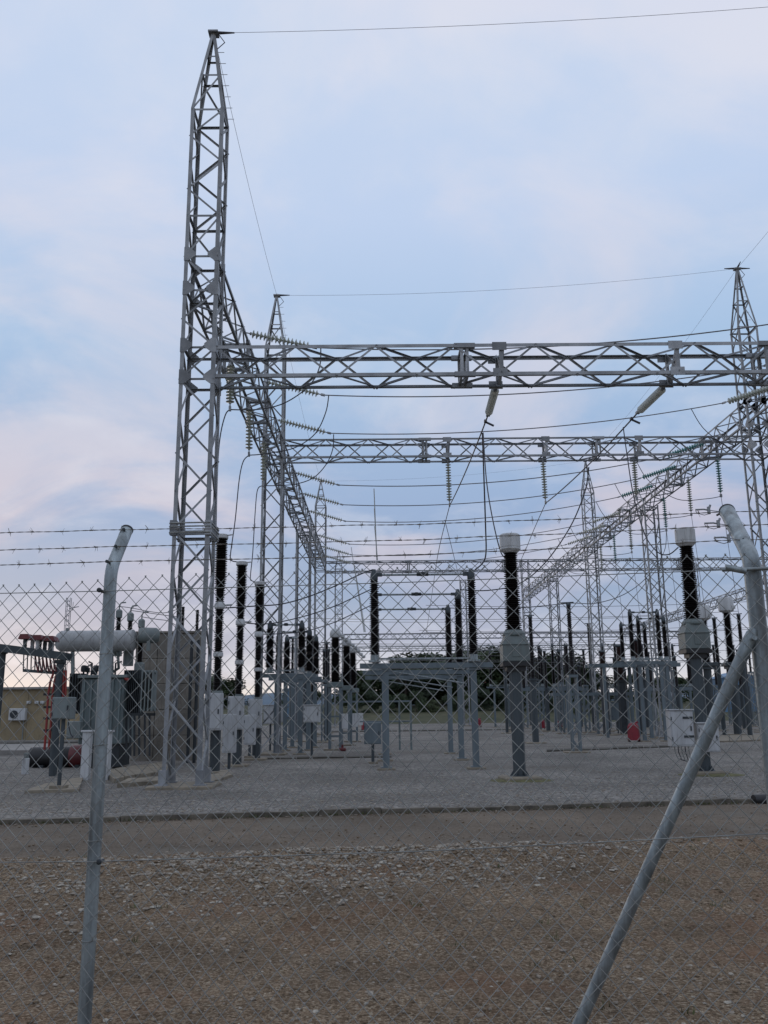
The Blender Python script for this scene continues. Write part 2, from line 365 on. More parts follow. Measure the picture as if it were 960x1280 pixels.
def girder(label, p0, axis, length, w, h, npan, single, joints=(), frames=(), m='steel', wc=.075, wb=.045, group='lattice girders', ph=0):
    """lattice box girder; p0 = bottom centre at its start; axis 'X' or 'Y'"""
    root = thing('lattice_girder', label, 'girder', p0, group); lt = Lat(root, single, m)
    A = V((1, 0, 0)) if axis == 'X' else V((0, 1, 0)); S = V((0, 1, 0)) if axis == 'X' else V((1, 0, 0)); Z = V((0, 0, 1))
    for s in (-1, 1):
        for q in (0, 1):
            P = S*s*w/2+Z*q*h; lt.member('chord', P, P+A*length, wc, -S*s, Z*(1-2*q))
    dl = length/npan
    faces = [(-S*w/2, -S*w/2+Z*h, S), (S*w/2, S*w/2+Z*h, -S), (-S*w/2, S*w/2, Z), (-S*w/2+Z*h, S*w/2+Z*h, -Z)]
    for fi, (a, b, nrm) in enumerate(faces):
        for i in range(npan):
            sw = (i+fi+ph) % 2; off = nrm*(wc*.13+.004+(.008 if i % 2 else 0))
            q0, q1 = (a, b) if sw else (b, a)
            lt.member('brace', q0+A*dl*i+off, q1+A*dl*(i+1)+off, wb, A*.3+(q0-q1)*.0+Z*.01 if fi > 1 else -Z, nrm)
    for t in joints:                                  # bolted flange joint: paired frames
        for d in (-.10, .10):
            for s in (-1, 1):
                lt.member('joint_post', S*s*(w/2-.03)+A*(t+d), S*s*(w/2-.03)+A*(t+d)+Z*h, .07, A*(1 if d < 0 else -1), -S*s)
            for q in (0, 1):
                lt.member('joint_rail', -S*w/2+A*(t+d)+Z*(q*h+(.03 if q == 0 else -.03)), S*w/2+A*(t+d)+Z*(q*h+(.03 if q == 0 else -.03)), .06, A*(1 if d < 0 else -1), Z*(1-2*q))
        mb = MB()
        for s in (-1, 1):
            for q in (0, 1): mb.box(S*s*(w/2-.04)+A*t+Z*(q*h+(.04 if q == 0 else -.04)), (.5 if axis == 'X' else .11, .11 if axis == 'X' else .5, .11))
        objs('splice_plate', mb, m, root)
    for t in frames:                                  # cross frame where an insulator hangs
        for s in (-1, 1):
            lt.member('frame_post', S*s*(w/2-.025)+A*t, S*s*(w/2-.025)+A*t+Z*h, .09, A, -S*s)
        lt.member('frame_brace', -S*w/2+A*(t+.03)+Z*.02, S*w/2+A*(t+.03)+Z*(h-.02), .08, A, Z)
        lt.member('frame_brace', S*w/2+A*(t+.05)+Z*.02, -S*w/2+A*(t+.05)+Z*(h-.02), .08, A, Z)
        mb = MB()
        for s in (-1, 1):
            for q in (0, 1):
                mb.box(S*s*(w/2+.012)+A*t+Z*(q*h+(.07 if q == 0 else -.07)), (.34, .014, .2) if axis == 'X' else (.014, .34, .2))
        objs('hanger_plate', mb, m, root)
    lt.done(); return root

# ------------------------------------------------------------------ the setting: ground, road, kerb
def sheet(name, pts, z, m):
    mb = MB(); mb.add([(x, y, z) for x, y in pts], [tuple(range(len(pts)))]); return struct(obj(name, mb, m))
sheet('ground', [(-1500, -60), (1500, -60), (1500, 2500), (-1500, 2500)], -.25, 'grass')
def kerb_y(x): return 14.9+.155*x
def near_y(x): return 11.75+.118*x
# compacted service road
struct(obj('road', MB().add([(-60, near_y(-60)-1.2, -.012), (60, near_y(60)-1.2, -.012), (60, kerb_y(60)+.1, -.012), (-60, kerb_y(-60)+.1, -.012)], [(0, 1, 2, 3)]), 'road'))
# gravel yard, a touch above the road
struct(obj('gravel_yard', MB().add([(-90, kerb_y(-90)+.1, .03), (90, kerb_y(90)+.1, .03), (90, 112, .03), (-90, 112, .03)], [(0, 1, 2, 3)]), 'gravel'))
mb = MB()
x = -30.0; k = 0
kerb = None
kb = thing('kerb', 'low worn concrete kerb between the dirt road and the gravel yard', 'kerb', (0, 0, 0))
while x < 30:
    ln = 1.0; a = V((x+.006, kerb_y(x+.006), 0)); b = V((x+ln-.006, kerb_y(x+ln-.006), 0)); dz = random.uniform(-.012, .012); dy = random.uniform(-.012, .012)
    mbk = MB(); mbk.bar(a+V((0, dy, -.012+dz)), b+V((0, dy+random.uniform(-.02, .02), -.012+dz+random.uniform(-.015, .015))), .16, .16); obj('kerb_stone', mbk, 'kerb_stone', kb); x += ln
# dirt verge in the foreground with real relief
mb = MB(); nx, ny = 190, 150; X0, X1, Y0, Y1 = -12.0, 12.0, -1.0, 13.6
vs = []
def verge_z(x, y):
    e = near_y(x)-y                                # distance to the road edge
    k = max(0.0, min(1.0, e/1.2)); rub = math.exp(-((e-1.7)/1.2)**2)
    n = noise.noise((x*.7, y*.7, 0))*.06+noise.noise((x*2.3, y*2.3, 4))*.035+noise.noise((x*7, y*7, 9))*.016
    return -.06+k*(.07+n*1.0)+rub*(.07+.05*noise.noise((x*1.4, y*3, 7)))
for j in range(ny+1):
    for i in range(nx+1):
        x = X0+(X1-X0)*i/nx; y = Y0+(Y1-Y0)*j/ny; vs.append((x, y, verge_z(x, y)))
mb.add(vs, [(j*(nx+1)+i, j*(nx+1)+i+1, (j+1)*(nx+1)+i+1, (j+1)*(nx+1)+i) for j in range(ny) for i in range(nx)], True)
struct(obj('dirt_verge', mb, 'dirt'))
# loose stones: nobody could count them
def stone_shape():
    t = (1+5**.5)/2
    P = [(-1, t, 0), (1, t, 0), (-1, -t, 0), (1, -t, 0), (0, -1, t), (0, 1, t), (0, -1, -t), (0, 1, -t), (t, 0, -1), (t, 0, 1), (-t, 0, -1), (-t, 0, 1)]
    Fc = [(0, 11, 5), (0, 5, 1), (0, 1, 7), (0, 7, 10), (0, 10, 11), (1, 5, 9), (5, 11, 4), (11, 10, 2), (10, 7, 6), (7, 1, 8), (3, 9, 4), (3, 4, 2), (3, 2, 6), (3, 6, 8), (3, 8, 9), (4, 9, 5), (2, 4, 11), (6, 2, 10), (8, 6, 7), (9, 8, 1)]
    sx, sy, sz = random.uniform(.8, 1.4), random.uniform(.6, 1.0), random.uniform(.35, .7)
    return [V(p).normalized()*random.uniform(.75, 1.2) for p in P], Fc, (sx, sy, sz)
SH = [stone_shape() for _ in range(14)]
SB = {k: MB() for k in ('stone_a', 'stone_b', 'stone_c')}
def stone(x, y, z, s, m):
    P, Fc, sc = random.choice(SH); a = random.uniform(0, 6.28); ca, sa = math.cos(a)*s, math.sin(a)*s; zz = sc[2]*s
    SB[m].add([(x+p.x*sc[0]*ca-p.y*sc[1]*sa, y+p.x*sc[0]*sa+p.y*sc[1]*ca, z+p.z*zz) for p in P], Fc)
for _ in range(19000):
    y = 3.6+8.6*random.random()**1.25; x = random.uniform(-.52, .52)*(y+1.0)
    d = noise.noise((x*.5, y*.8, 3))
    if random.random() > .55+d: continue
    s = .005+.018*random.random()**3.5; stone(x, y, verge_z(x, y)+s*.1, s, random.choices(('stone_a', 'stone_b', 'stone_c'), (6, 1.3, 6))[0])
for _ in range(12000):                               # the rubble ridge beside the road
    x = random.gauss(-.5, 1.9); e = random.gauss(1.6, .85)*(1.1-.09*x); y = near_y(x)-e
    if e < 0 or abs(x) > 6.5: continue
    s = .008+.026*random.random()**3.2; stone(x, y, verge_z(x, y)+s*.15, s, random.choices(('stone_a', 'stone_b', 'stone_c'), (5, 3.2, 3))[0])
for _ in range(1500):
    x = random.uniform(-6, 6.5); y = near_y(x)+random.random()**2*2.0 if _ % 2 else kerb_y(x)-.12-random.random()**3*.6
    s = .008+.012*random.random(); stone(x, y, .0, s, random.choice(('stone_a', 'stone_c')))
for _ in range(3800):                               # gravel crumbs near the kerb
    y = 15+9*random.random()**1.6; x = random.uniform(-.46, .46)*(y+1)
    if y < kerb_y(x)+.1: continue
    s = .012+.018*random.random()**2; stone(x, y, .035, s, random.choices(('stone_a', 'stone_b'), (3, 1))[0])
for (k, lb) in (('stone_a', 'scattered grey gravel stones on the dirt verge'), ('stone_b', 'pale broken stones heaped along the road edge'), ('stone_c', 'small brown stones in the bare dirt')):
    o = obj('loose_stones', SB[k], k, kind='stuff'); tag(o, lb, 'stones')
FL_ = {'dry_leaf': MB(), 'weed': MB()}
mat('dry_leaf', (.20, .11, .045), .9, 0, .5, 40.0); mat('weed', (.075, .082, .030), .9, 0, .45, 20.0)
for _ in range(420):
    y = 3.8+8*random.random(); x = random.uniform(-.5, .5)*(y+1); z = verge_z(x, y)+.008; a = random.uniform(0, 6.28); l = random.uniform(.008, .022)
    d = V((math.cos(a), math.sin(a), random.uniform(-.2, .4)))*l; w = V((-math.sin(a), math.cos(a), random.uniform(-.3, .3)))*l*.35; p = V((x, y, z)); FL_['dry_leaf'].add([p-d, p-w, p+d, p+w], [(0, 1, 2, 3)])
for _ in range(110):
    y = 4+9*random.random(); x = random.uniform(-.5, .5)*(y+1)
    if noise.noise((x*.6, y*.6, 12)) < .05: continue
    z = verge_z(x, y)
    for k in range(14):
        a = random.uniform(0, 6.28); l = random.uniform(.02, .06); p = V((x+random.gauss(0, .03), y+random.gauss(0, .03), z)); d = V((math.cos(a)*.6, math.sin(a)*.6, 1))*l; w = V((-math.sin(a), math.cos(a), 0))*.003
        FL_['weed'].add([p-w, p+w, p+d], [(0, 1, 2)])
for _ in range(200):                                # moss and weeds caught along the kerb
    x = random.uniform(-7, 8); y = kerb_y(x)+random.choice((-.11, .12))+random.gauss(0, .03)
    for k in range(8):
        a = random.uniform(0, 6.28); l = random.uniform(.02, .07); p = V((x+random.gauss(0, .06), y, .0)); d = V((math.cos(a)*.6, math.sin(a)*.6, 1))*l; w = V((-math.sin(a), math.cos(a), 0))*.006
        FL_['weed'].add([p-w, p+w, p+d], [(0, 1, 2)])
for k, lb in (('dry_leaf', 'dry orange leaf scraps scattered over the dirt verge'), ('weed', 'sparse small weeds in the dirt and along the kerb')):
    o = obj({'dry_leaf': 'dry_leaves', 'weed': 'weeds'}[k], FL_[k], k, kind='stuff'); tag(o, lb, {'dry_leaf': 'leaves', 'weed': 'weeds'}[k])
# grass bank behind the yard and far hills
mb = MB(); vs = []; NX = 90
prof = [(111, -.1), (114, .35), (120, 1.3), (128, 2.3), (140, 2.7), (220, 3.0)]
for j, (y, z) in enumerate(prof):
    for i in range(NX+1):
        x = -170+340*i/NX; vs.append((x, y+2*noise.noise((x*.03, j, 0)), z+(.5*noise.noise((x*.05, j*3.1, 2)) if j > 1 else 0)))
mb.add(vs, [(j*(NX+1)+i, j*(NX+1)+i+1, (j+1)*(NX+1)+i+1, (j+1)*(NX+1)+i) for j in range(len(prof)-1) for i in range(NX)], True)
struct(obj('grass_bank', mb, 'grass'))
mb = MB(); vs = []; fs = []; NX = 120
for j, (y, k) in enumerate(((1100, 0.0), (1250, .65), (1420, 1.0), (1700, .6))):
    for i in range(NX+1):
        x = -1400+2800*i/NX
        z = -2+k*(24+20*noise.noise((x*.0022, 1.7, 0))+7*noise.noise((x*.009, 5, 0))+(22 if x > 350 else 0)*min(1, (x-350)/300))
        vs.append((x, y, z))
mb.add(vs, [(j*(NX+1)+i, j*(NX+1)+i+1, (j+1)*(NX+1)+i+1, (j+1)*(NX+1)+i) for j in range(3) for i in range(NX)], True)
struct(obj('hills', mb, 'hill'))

# ------------------------------------------------------------------ gantry towers and girders
TW = .83
LX, RX = -4.25, 15.55                          # the two tower rows
Y1, Y2, Y3, Y4, Y5 = 19.97, 34.6, 49.2, 63.4, 92.6
def zl(*segs):
    out = [segs[0][0]]
    for (a, b, n) in segs: out += [a+(b-a)*(i+1)/n for i in range(n)]
    return out
ZL = zl((.1, 5.7, 6), (5.7, 9.32, 4), (9.32, 10.12, 1), (10.12, 11.6, 2), (11.6, 12.5, 1), (12.5, 13.6, 1), (13.6, 16.6, 4))
tower('tall front lattice tower with pointed top, left of the wide front girder', LX, Y1, TW, ZL, [5.62, 9.32, 10.12, 11.6, 12.5, 13.6, 16.6], 19.13, True,
      ((9.32, 10.12), (11.6, 12.5)), splice=5.7, wl=.092)
ZB = zl((.1, 11.6, 12), (11.6, 12.5, 1), (12.5, 16.4, 4))
tower('second lattice tower of the left row, its tip rising behind the front girder', LX, Y2, TW, ZB, [11.6, 12.5, 16.4], 18.9, True, ((11.6, 12.5),))
tower('third, flat-topped lattice tower of the left row, under the left side girder', LX, Y3, TW, zl((.1, 11.6, 12)), [11.5], None, False, wl=.10)
tower('far pointed lattice tower closing the left row of the gantry', LX, Y4, TW, ZB, [11.6, 12.5, 16.4], 18.3, False, plates=False)
tower('distant small lattice tower tip left of centre, beyond the gantry', LX, Y5, TW, ZB, [11.6, 12.5, 16.4], 18.3, False, plates=False, m='steel_far')
ZR = zl((.1, 11.6, 12), (11.6, 12.4, 1), (12.4, 12.9, 1), (12.9, 13.9, 1), (13.9, 17.2, 4))
tower('tall pointed lattice tower at the right edge of the photo', RX, Y2, TW, ZR, [11.6, 12.4, 12.9, 13.9, 17.2], 20.0, True, ((12.0, 12.9), (13.9, 13.9)))
tower('flat-topped lattice tower under the right side girder, left of the nearer white-capped transformer', RX, Y3, TW, zl((.1, 12.9, 13)), [12.8], None, False)
tower('pointed lattice tower of the right row, seen through the middle of the right girder', RX, Y4, TW, ZR, [11.6, 12.4, 12.9, 13.9, 17.2], 19.7, False, plates=False)
tower('flat-topped distant lattice tower below the far end of the right girder', RX, 78.0, TW, zl((.1, 12.9, 13)), [12.8], None, False, plates=False, m='steel_far')
tower('far lattice tower where the right side girder ends', RX, Y5, TW, ZR, [11.6, 12.9, 13.9], None, False, plates=False, m='steel_far')
tower('distant pointed lattice tower behind the right white-capped transformer', 33.4, Y5, TW, ZB, [11.6, 12.5, 16.4], 18.6, False, plates=False, m='steel_far')
tower('distant slim lattice column standing behind the row of disconnectors', 8.9, Y5, TW*.8, zl((.1, 15.0, 16)), [14.9], None, False, plates=False, m='steel_far')
tower('front lattice tower of the right row, just outside the right of the photo', RX, Y1, TW, zl((.1, 12.9, 13), (12.9, 17.2, 5)), [9.32, 10.12, 12.9, 13.9, 17.2], 20.35, False, plates=False)

girder('wide front lattice girder spanning the photo from the front tower', (LX+TW/2, Y1, 9.32), 'X', RX-LX-TW, TW, .80, 20, True, joints=(5.92, 13.2), frames=(6.75, 10.95), wc=.082, wb=.048)
girder('second lattice girder crossing the photo behind and above the front one', (LX+TW/2, Y2, 11.6), 'X', RX-LX-TW, TW, .80, 22, True, joints=(5.75, 12.8), frames=(6.65, 10.65, 14.45))
girder('third lattice girder, far back, with barbed fence wire crossing before it', (LX+TW/2, Y4, 11.45), 'X', RX-LX-TW, TW, .80, 22, False, joints=(6, 13))
girder('far lattice girder running off to the right from the right tower row', (RX+TW/2, Y4, 11.45), 'X', 18.2, TW, .80, 21, False, joints=(6, 13))
girder('distant low lattice girder above the treeline, the nearer of two', (LX, Y5, 8.9), 'X', 38, .6, .6, 50, False, m='steel_far')
girder('distant low lattice girder above the treeline, the farther of two', (LX-10, 107, 8.6), 'X', 48, .6, .6, 60, False, m='steel_far')
for n, (ya, yb, lb) in enumerate(((Y1+TW/2, Y2-TW/2, 'nearest length of the left side girder, running back from the front tower'),
                                  (Y2+TW/2, Y3+TW/2, 'middle length of the left side girder, descending towards the third tower'),
                                  (Y3+TW/2, Y4-TW/2, 'farthest length of the left side girder, ending at the far left tower'))):
    girder(lb, (LX, ya, 11.6), 'Y', yb-ya, TW, .9, 17, n < 2, joints=(4.5, 9.5) if n < 2 else (), group='left side girders', ph=1)
for n, (ya, yb, lb) in enumerate(((Y1+TW/2, Y2-TW/2, 'nearest length of the right side girder, leaving the photo at the right edge'),
                                  (Y2+TW/2, Y3+TW/2, 'length of the right side girder just behind the tall right tower'),
                                  (Y3+TW/2, Y4-TW/2, 'length of the right side girder between its second and third towers'),
                                  (Y4+TW/2, Y5-TW/2, 'farthest length of the right side girder, reaching the distant end tower'))):
    girder(lb, (RX, ya, 12.95), 'Y', yb-ya, TW, .95, 17 if n < 3 else 34, n in (1, 2), joints=(4.5, 9.5) if n < 3 else (), group='right side girders', ph=1)
girder('distant side girder sloping down behind the right white-capped transformer', (34.4, 72, 11.6), 'Y', 52, .9, .9, 60, False, m='steel_far', group='distant side girders')

# ------------------------------------------------------------------ insulator strings
def string_mesh(nd_, pitch, r):
    mb = MB(); mb.tube([(0, 0, 0), (0, 0, nd_*pitch)], .016, 6)
    for i in range(nd_):
        z = i*pitch+.02
        mb.lathe([(.035, 0), (r*.6, .012), (r, .030), (r*.98, .040), (r*.55, .060), (.045, .075), (.04, pitch*.8)], 12, (0, 0, z))
    return mb
STR = {}
def insulator(label, p0, p1, nd_=14, m='glass_disc', r=.125, group='insulator strings', cat='insulator'):
    """glass disc string from its fixing p0 to its live end p1"""
    p0, p1 = V(p0), V(p1); d = p1-p0; ln = d.length; q = d.to_track_quat('Z', 'Y')
    key = (nd_, m, r)
    root = thing('insulator_string', label, cat, p0, group); root.rotation_mode = 'QUATERNION'; root.rotation_quaternion = q
    fit = .18; pitch = .135
    if key not in STR:
        me = string_mesh(nd_, pitch, r).mesh('disc_stack'); me.materials.append(MATS[m]); STR[key] = me
    st = link('disc_stack', STR[key], None, root, (0, 0, fit)); st.scale = (1, 1, (ln-2*fit)/(nd_*pitch)); st['kind'] = 'stuff'
    mb = MB(); mb.tube([(0, 0, 0), (0, 0, fit)], .018, 6); mb.lathe([(.05, 0), (.05, .04)], 8, (0, 0, fit-.05)); obj('shackle', mb, 'steel', root)
    mb = MB(); mb.tube([(0, 0, ln-fit), (0, 0, ln)], .020, 6); mb.box((0, 0, ln-.03), (.10, .06, .14)); obj('clamp', mb, 'steel', root)
    return root
def wire(name, label, pts, r=.016, m='conductor', cat='wire', group=None, n=6, smooth=True):
    pts = [V(p) for p in pts]
    if smooth and len(pts) > 2:                                     # Catmull-Rom through the points
        out = []
        for i in range(len(pts)-1):
            a = pts[max(i-1, 0)]; b = pts[i]; c_ = pts[i+1]; d = pts[min(i+2, len(pts)-1)]
            for k in range(6):
                t = k/6; out.append(.5*((2*b)+(c_-a)*t+(2*a-5*b+4*c_-d)*t*t+(3*b-a-3*c_+d)*t**3))
        pts = out+[pts[-1]]
    o0 = pts[0].copy(); mb = MB(); mb.tube([p-o0 for p in pts], r, n)
    return tag(obj(name, mb, m, loc=o0), label, cat, group)
def sag(a, b, s, n=24):
    a, b = V(a), V(b); return [a.lerp(b, i/n)-V((0, 0, 4*s*(i/n)*(1-i/n))) for i in range(n+1)]

ORD = ['first', 'second', 'third', 'fourth', 'fifth', 'sixth', 'seventh', 'eighth', 'ninth']
BAYS = [24.0, 27.8, 31.5, 38.7, 42.6, 46.5, 53.2, 57.0, 60.6]
for i, y in enumerate(BAYS):
    up_ = (.34, .28, .14)[i] if i < 3 else 0.0; a = V((LX+TW/2, y, 12.25+up_*.6)); b = V((RX-TW/2, y, 13.5)); sg = 1.05
    la = a+V((2.05, 0, -.62+up_*.4)); rb = b+V((-2.05, 0, -.66))
    far = 'far ' if i > 5 else ''
    insulator(f'{ORD[i]} {far}sloping string of glass discs on the left side girder, counted from the front', a, la, 15 if i < 6 else 14, 'glass_disc')
    insulator(f'{ORD[i]} {far}sloping string of discs on the right side girder, counted from the front', b, rb, 15 if i < 6 else 14, 'green_disc' if i in (3, 4, 5) else 'glass_disc')
    wire('bus_conductor', f'{ORD[i]} bus wire from the front, strung between the two side girders', sag(la, rb, .42 if i < 3 else .5), .019 if i < 3 else .022, 'conductor', 'wire', 'bus wires across the yard')
    # hanging string under the right girder with its jumper
    if i > 1:
        t = V((RX+.0, y, 12.95)); e = V((RX, y, 10.95))
        insulator(f'{ORD[i-2]} string of dark discs hanging under the right side girder, counted from the front', t, e, 14, 'green_disc' if i % 2 else 'glass_disc', .12)
        p = sag(la, rb, .42 if i < 3 else .5)[-3]
        wire('jumper_cable', f'{ORD[i-2]} slack jumper below the right side girder, counted from the front', [p, p+V((.5, 0, -.9)), p+V((1.7, 0, -1.75)), p+V((3.0, 0, -1.75)), e], .016, 'cable', 'cable', 'jumpers under the right girder')
        if i < 8: wire('dropper', f'{ORD[i-2]} thin wire dropping from the strings under the right girder', sag(e, V((RX+.4, y+.3, 5.6)), .0, 4), .012, 'conductor', 'wire', 'droppers at right', smooth=False)
LS = []
for i, (u, v0) in enumerate(((286, 512), (309.5, 569), (328.5, 607))):
    y = BAYS[i]; t = V((LX, y, 11.6)); e = V((LX+.02, y, at(u, v0, y).z))
    LS.append(e)
    insulator(('nearest', 'middle', 'farthest')[i]+' string of glass discs hanging under the left side girder', t, e, 12, 'glass_disc', .125)
JL = [[(401, 435), (400, 456), (392, 475), (375, 492), (350, 506), (320, 512)], [(411, 494), (407, 516), (394, 542), (370, 559), (345, 565), (325, 568)], [(417, 543), (416, 561), (408, 580), (392, 597), (370, 605), (345, 607)]]
for i, px in enumerate(JL):
    wire('jumper_cable', ('front', 'middle', 'rear')[i]+' curved jumper looping from a bus wire to the strings under the left girder', [at(u, v, BAYS[i]) for u, v in px]+[LS[i]], .018, 'cable', 'cable', 'jumpers under the left girder')
BRK = [(-4.42, 24.3), (-4.28, 27.3), (-4.12, 30.8)]
DL = [[(282, 518), (276, 541), (272.5, 575), (270.5, 640), (271, 664)], [(304, 577), (299, 600), (294, 650), (288, 694), (290, 701)], [(322, 612), (319, 640), (316, 690), (313, 721), (315, 726)]]
for i, px in enumerate(DL):
    y0, y1 = BAYS[i], BRK[i][1]; P = [at(u, v, y0+(y1-y0)*k/(len(px)-1)) for k, (u, v) in enumerate(px)]
    end = at((279, 301, 323)[i], (668, 702.5, 728)[i], y1)
    wire('dropper', ('front', 'middle', 'rear')[i]+' dark cable dropping from the left girder strings to a circuit breaker', [LS[i]]+P+[end], .018, 'cable', 'cable', 'droppers at left')
# line conductors leaving the front girder towards the second girder
GS = []
for i, (u0, u1, v1, w1, wv) in enumerate(((620, 610, 519, 562, 632), (832, 797, 516, 682, 629))):
    a = at(u0, 488, Y1+TW/2); a.z = 9.32; e = at(u1, v1, Y1+TW/2+1.9)
    nm = ('left', 'right')[i]
    insulator(f'{nm} of the two pale glass strings slanting down behind the front girder', a, e, 14, 'glass_pale', .105)
    s = at(w1, wv, Y2); GS.append((e, s))
    wire('line_conductor', f'{nm} line conductor from the front girder to a string under the second girder', sag(e, s, .12), .021, 'cable', 'wire', 'line conductors')
    mb = MB(); q = e.lerp(s, .045); mb.tube([q+V((0, 0, -.02)), q+V((.22, -.02, -.14))], .03, 6); mb.box(q, (.07, .12, .07)); tag(obj('vibration_damper', mb, 'cable'), f'{nm} small dark damper clamped on a line conductor', 'damper', 'wire dampers')
for i, (u, v) in enumerate(((558.5, 632), (681, 629), (796, 624))):
    e = at(u, v, Y2); t = V((e.x, Y2, 11.6)); 
    if i < 2: t.x = GS[i][1].x-.02; e = GS[i][1]
    insulator(ORD[i]+' string of discs from the left hanging under the second girder', t, e, 14, 'glass_disc', .115)
e0, s0 = GS[0]; e1, s1 = GS[1]
wire('line_conductor', 'left conductor slanting down behind from the second girder strings', [s0, at(548, 690, 42), at(541, 735, 60), at(532, 797, Y5)], .016, 'cable', 'wire', 'line conductors')
wire('line_conductor', 'branch wire forking from the left slanting conductor towards the far disconnectors', [at(556, 650, 36), at(566, 690, 42), at(577, 735, 60), at(592, 798, Y5)], .013, 'cable', 'wire', 'line conductors')
wire('line_conductor', 'right conductor slanting down behind from the second girder strings', [s1, at(660, 680, 42), at(642, 730, 60), at(632, 797, Y5)], .016, 'cable', 'wire', 'line conductors')
wire('dropper', 'dark cable from the left line conductor down to the nearest disconnector', [at(603, 541, 22.8), at(605, 600, 23.4), at(607, 660, 24.2), at(607.5, 690, 24.8), at(604, 703, 25), at(594, 712, 25)], .020, 'cable', 'cable', 'droppers in the middle')
wire('dropper', 'thinner cable from the left line conductor down to the middle white-capped transformer', [at(604, 541, 22.8), at(608, 600, 22.0), at(616, 650, 21.4), at(626, 690, 21.05), at(634, 698, 21.0)], .015, 'cable', 'cable', 'droppers in the middle')
wire('dropper', 'cable from the right line conductor swinging down behind the middle transformer', [at(736, 584, 26.5), at(731, 615, 27), at(712, 660, 27.6), at(680, 705, 28.2), at(648, 730, 28.8), at(610, 738, 29.3), at(575, 737, 29.4)], .020, 'cable', 'cable', 'droppers in the middle')
wire('dropper', 'thin cable falling from the right glass string and looping up to the right transformer', [at(779, 534, 22.8), at(784, 570, 22.6), at(792, 620, 22.2), at(806, 668, 21.9), at(822, 690, 21.6), at(836, 693, 21.4), at(848, 684, 21.3)], .015, 'cable', 'cable', 'droppers in the middle')
wire('dropper', 'long cable sweeping down from the right and ending at the rear disconnector', [V((RX, 46.5, 10.95)), at(830, 690, 45), at(808, 722, 43), at(780, 743, 41), at(745, 754, 38.5), at(714, 754, 36.5), at(660, 759, 33.5), at(610, 761, 33.8), at(562, 760, 33.8)], .018, 'cable', 'cable', 'droppers in the middle')
for i in range(3):
    y = BAYS[3+i]; p = at((467.5, 467.9, 468.2)[i], (611, 636, 658)[i], y)
    wire('dropper', ('front', 'middle', 'rear')[i]+' straight vertical wire hanging from the bus wires left of centre', [p, at((471, 471.5, 472)[i], 700, y-1)], .022, 'galv_wire', 'wire', 'droppers in the middle', smooth=False)
    p = at((439, 441, 443)[i], (684, 698, 706)[i], BAYS[6+i]); wire('dropper', ('front', 'middle', 'rear')[i]+' faint far vertical wire left of the disconnector posts', [p, at((455, 456, 457)[i], 790, BAYS[6+i]-3)], .020, 'galv_wire', 'wire', 'droppers in the middle', smooth=False)
# earth wires between the tower tips
tip = lambda x, y, z: V((x, y, z+.05))
t1, t2, t3 = tip(LX, Y1, 19.13), tip(LX, Y2, 18.9), tip(LX, Y4, 18.3); r1, r2, r3 = tip(RX, Y1, 20.35), tip(RX, Y2, 20.0), tip(RX, Y4, 19.7)
for lb, a, b, s in (('thin earth wire leaving the front tower tip towards the top right', t1, r1, .25), ('thin earth wire from the front tower tip back to the second tip', t1, t2, .25),
                    ('thin earth wire crossing from the second left tip to the right tower tip', t2, r2, .35), ('thin earth wire running from the right tower tip out of the photo', r2, r1, .2),
                    ('faint earth wire running back from the right tower tip', r2, r3, .5), ('faint earth wire running back from the second left tip', t2, t3, .5), ('faint earth wire between the two far tower tips', t3, r3, .4)):
    wire('earth_wire', lb, sag(a, b, s), .0058 if 'faint' not in lb else .0055, 'conductor', 'wire', 'earth wires', 5)
for nm, p, d in (('front left', t1, V((1, 0, 0))), ('right', r2, V((1, 0, 0))), ('second left', t2, V((1, 0, 0)))):
    mb = MB(); mb.tube([V((0, 0, 0)), d*.55], [.05, .018], 6); mb.tube([V((.1, 0, 0)), V((.3, 0, -.3)), V((.06, 0, -.55))], .014, 5)
    if nm == 'right': mb.tube([V((0, 0, 0)), -d*.55], [.05, .018], 6); mb.tube([V((0, 0, 0)), V((.0, -.4, .1))], [.05, .018], 6)
    tag(obj('earth_wire_clamp', mb, 'cable', loc=p), f'dark clamp gripping the earth wire at the {nm} tower tip', 'clamp', 'earth wire clamps')

for i in range(14):
    y = 66+2.3*i; z = (5.2, 6.4, 7.6, 9.0, 10.2, 5.8, 8.2)[i % 7]+.05*i; xa, xb = (-6, 30) if i % 2 else (4, 36)
    wire('far_bus_wire', f'{ORD[i % 9]}{" farther" if i > 8 else ""} thin distant bus wire among the background posts, counted from the front', sag((xa, y, z), (xb, y+.5, z+.3), .35, 16), .020, 'conductor', 'wire', 'distant bus wires', 5)
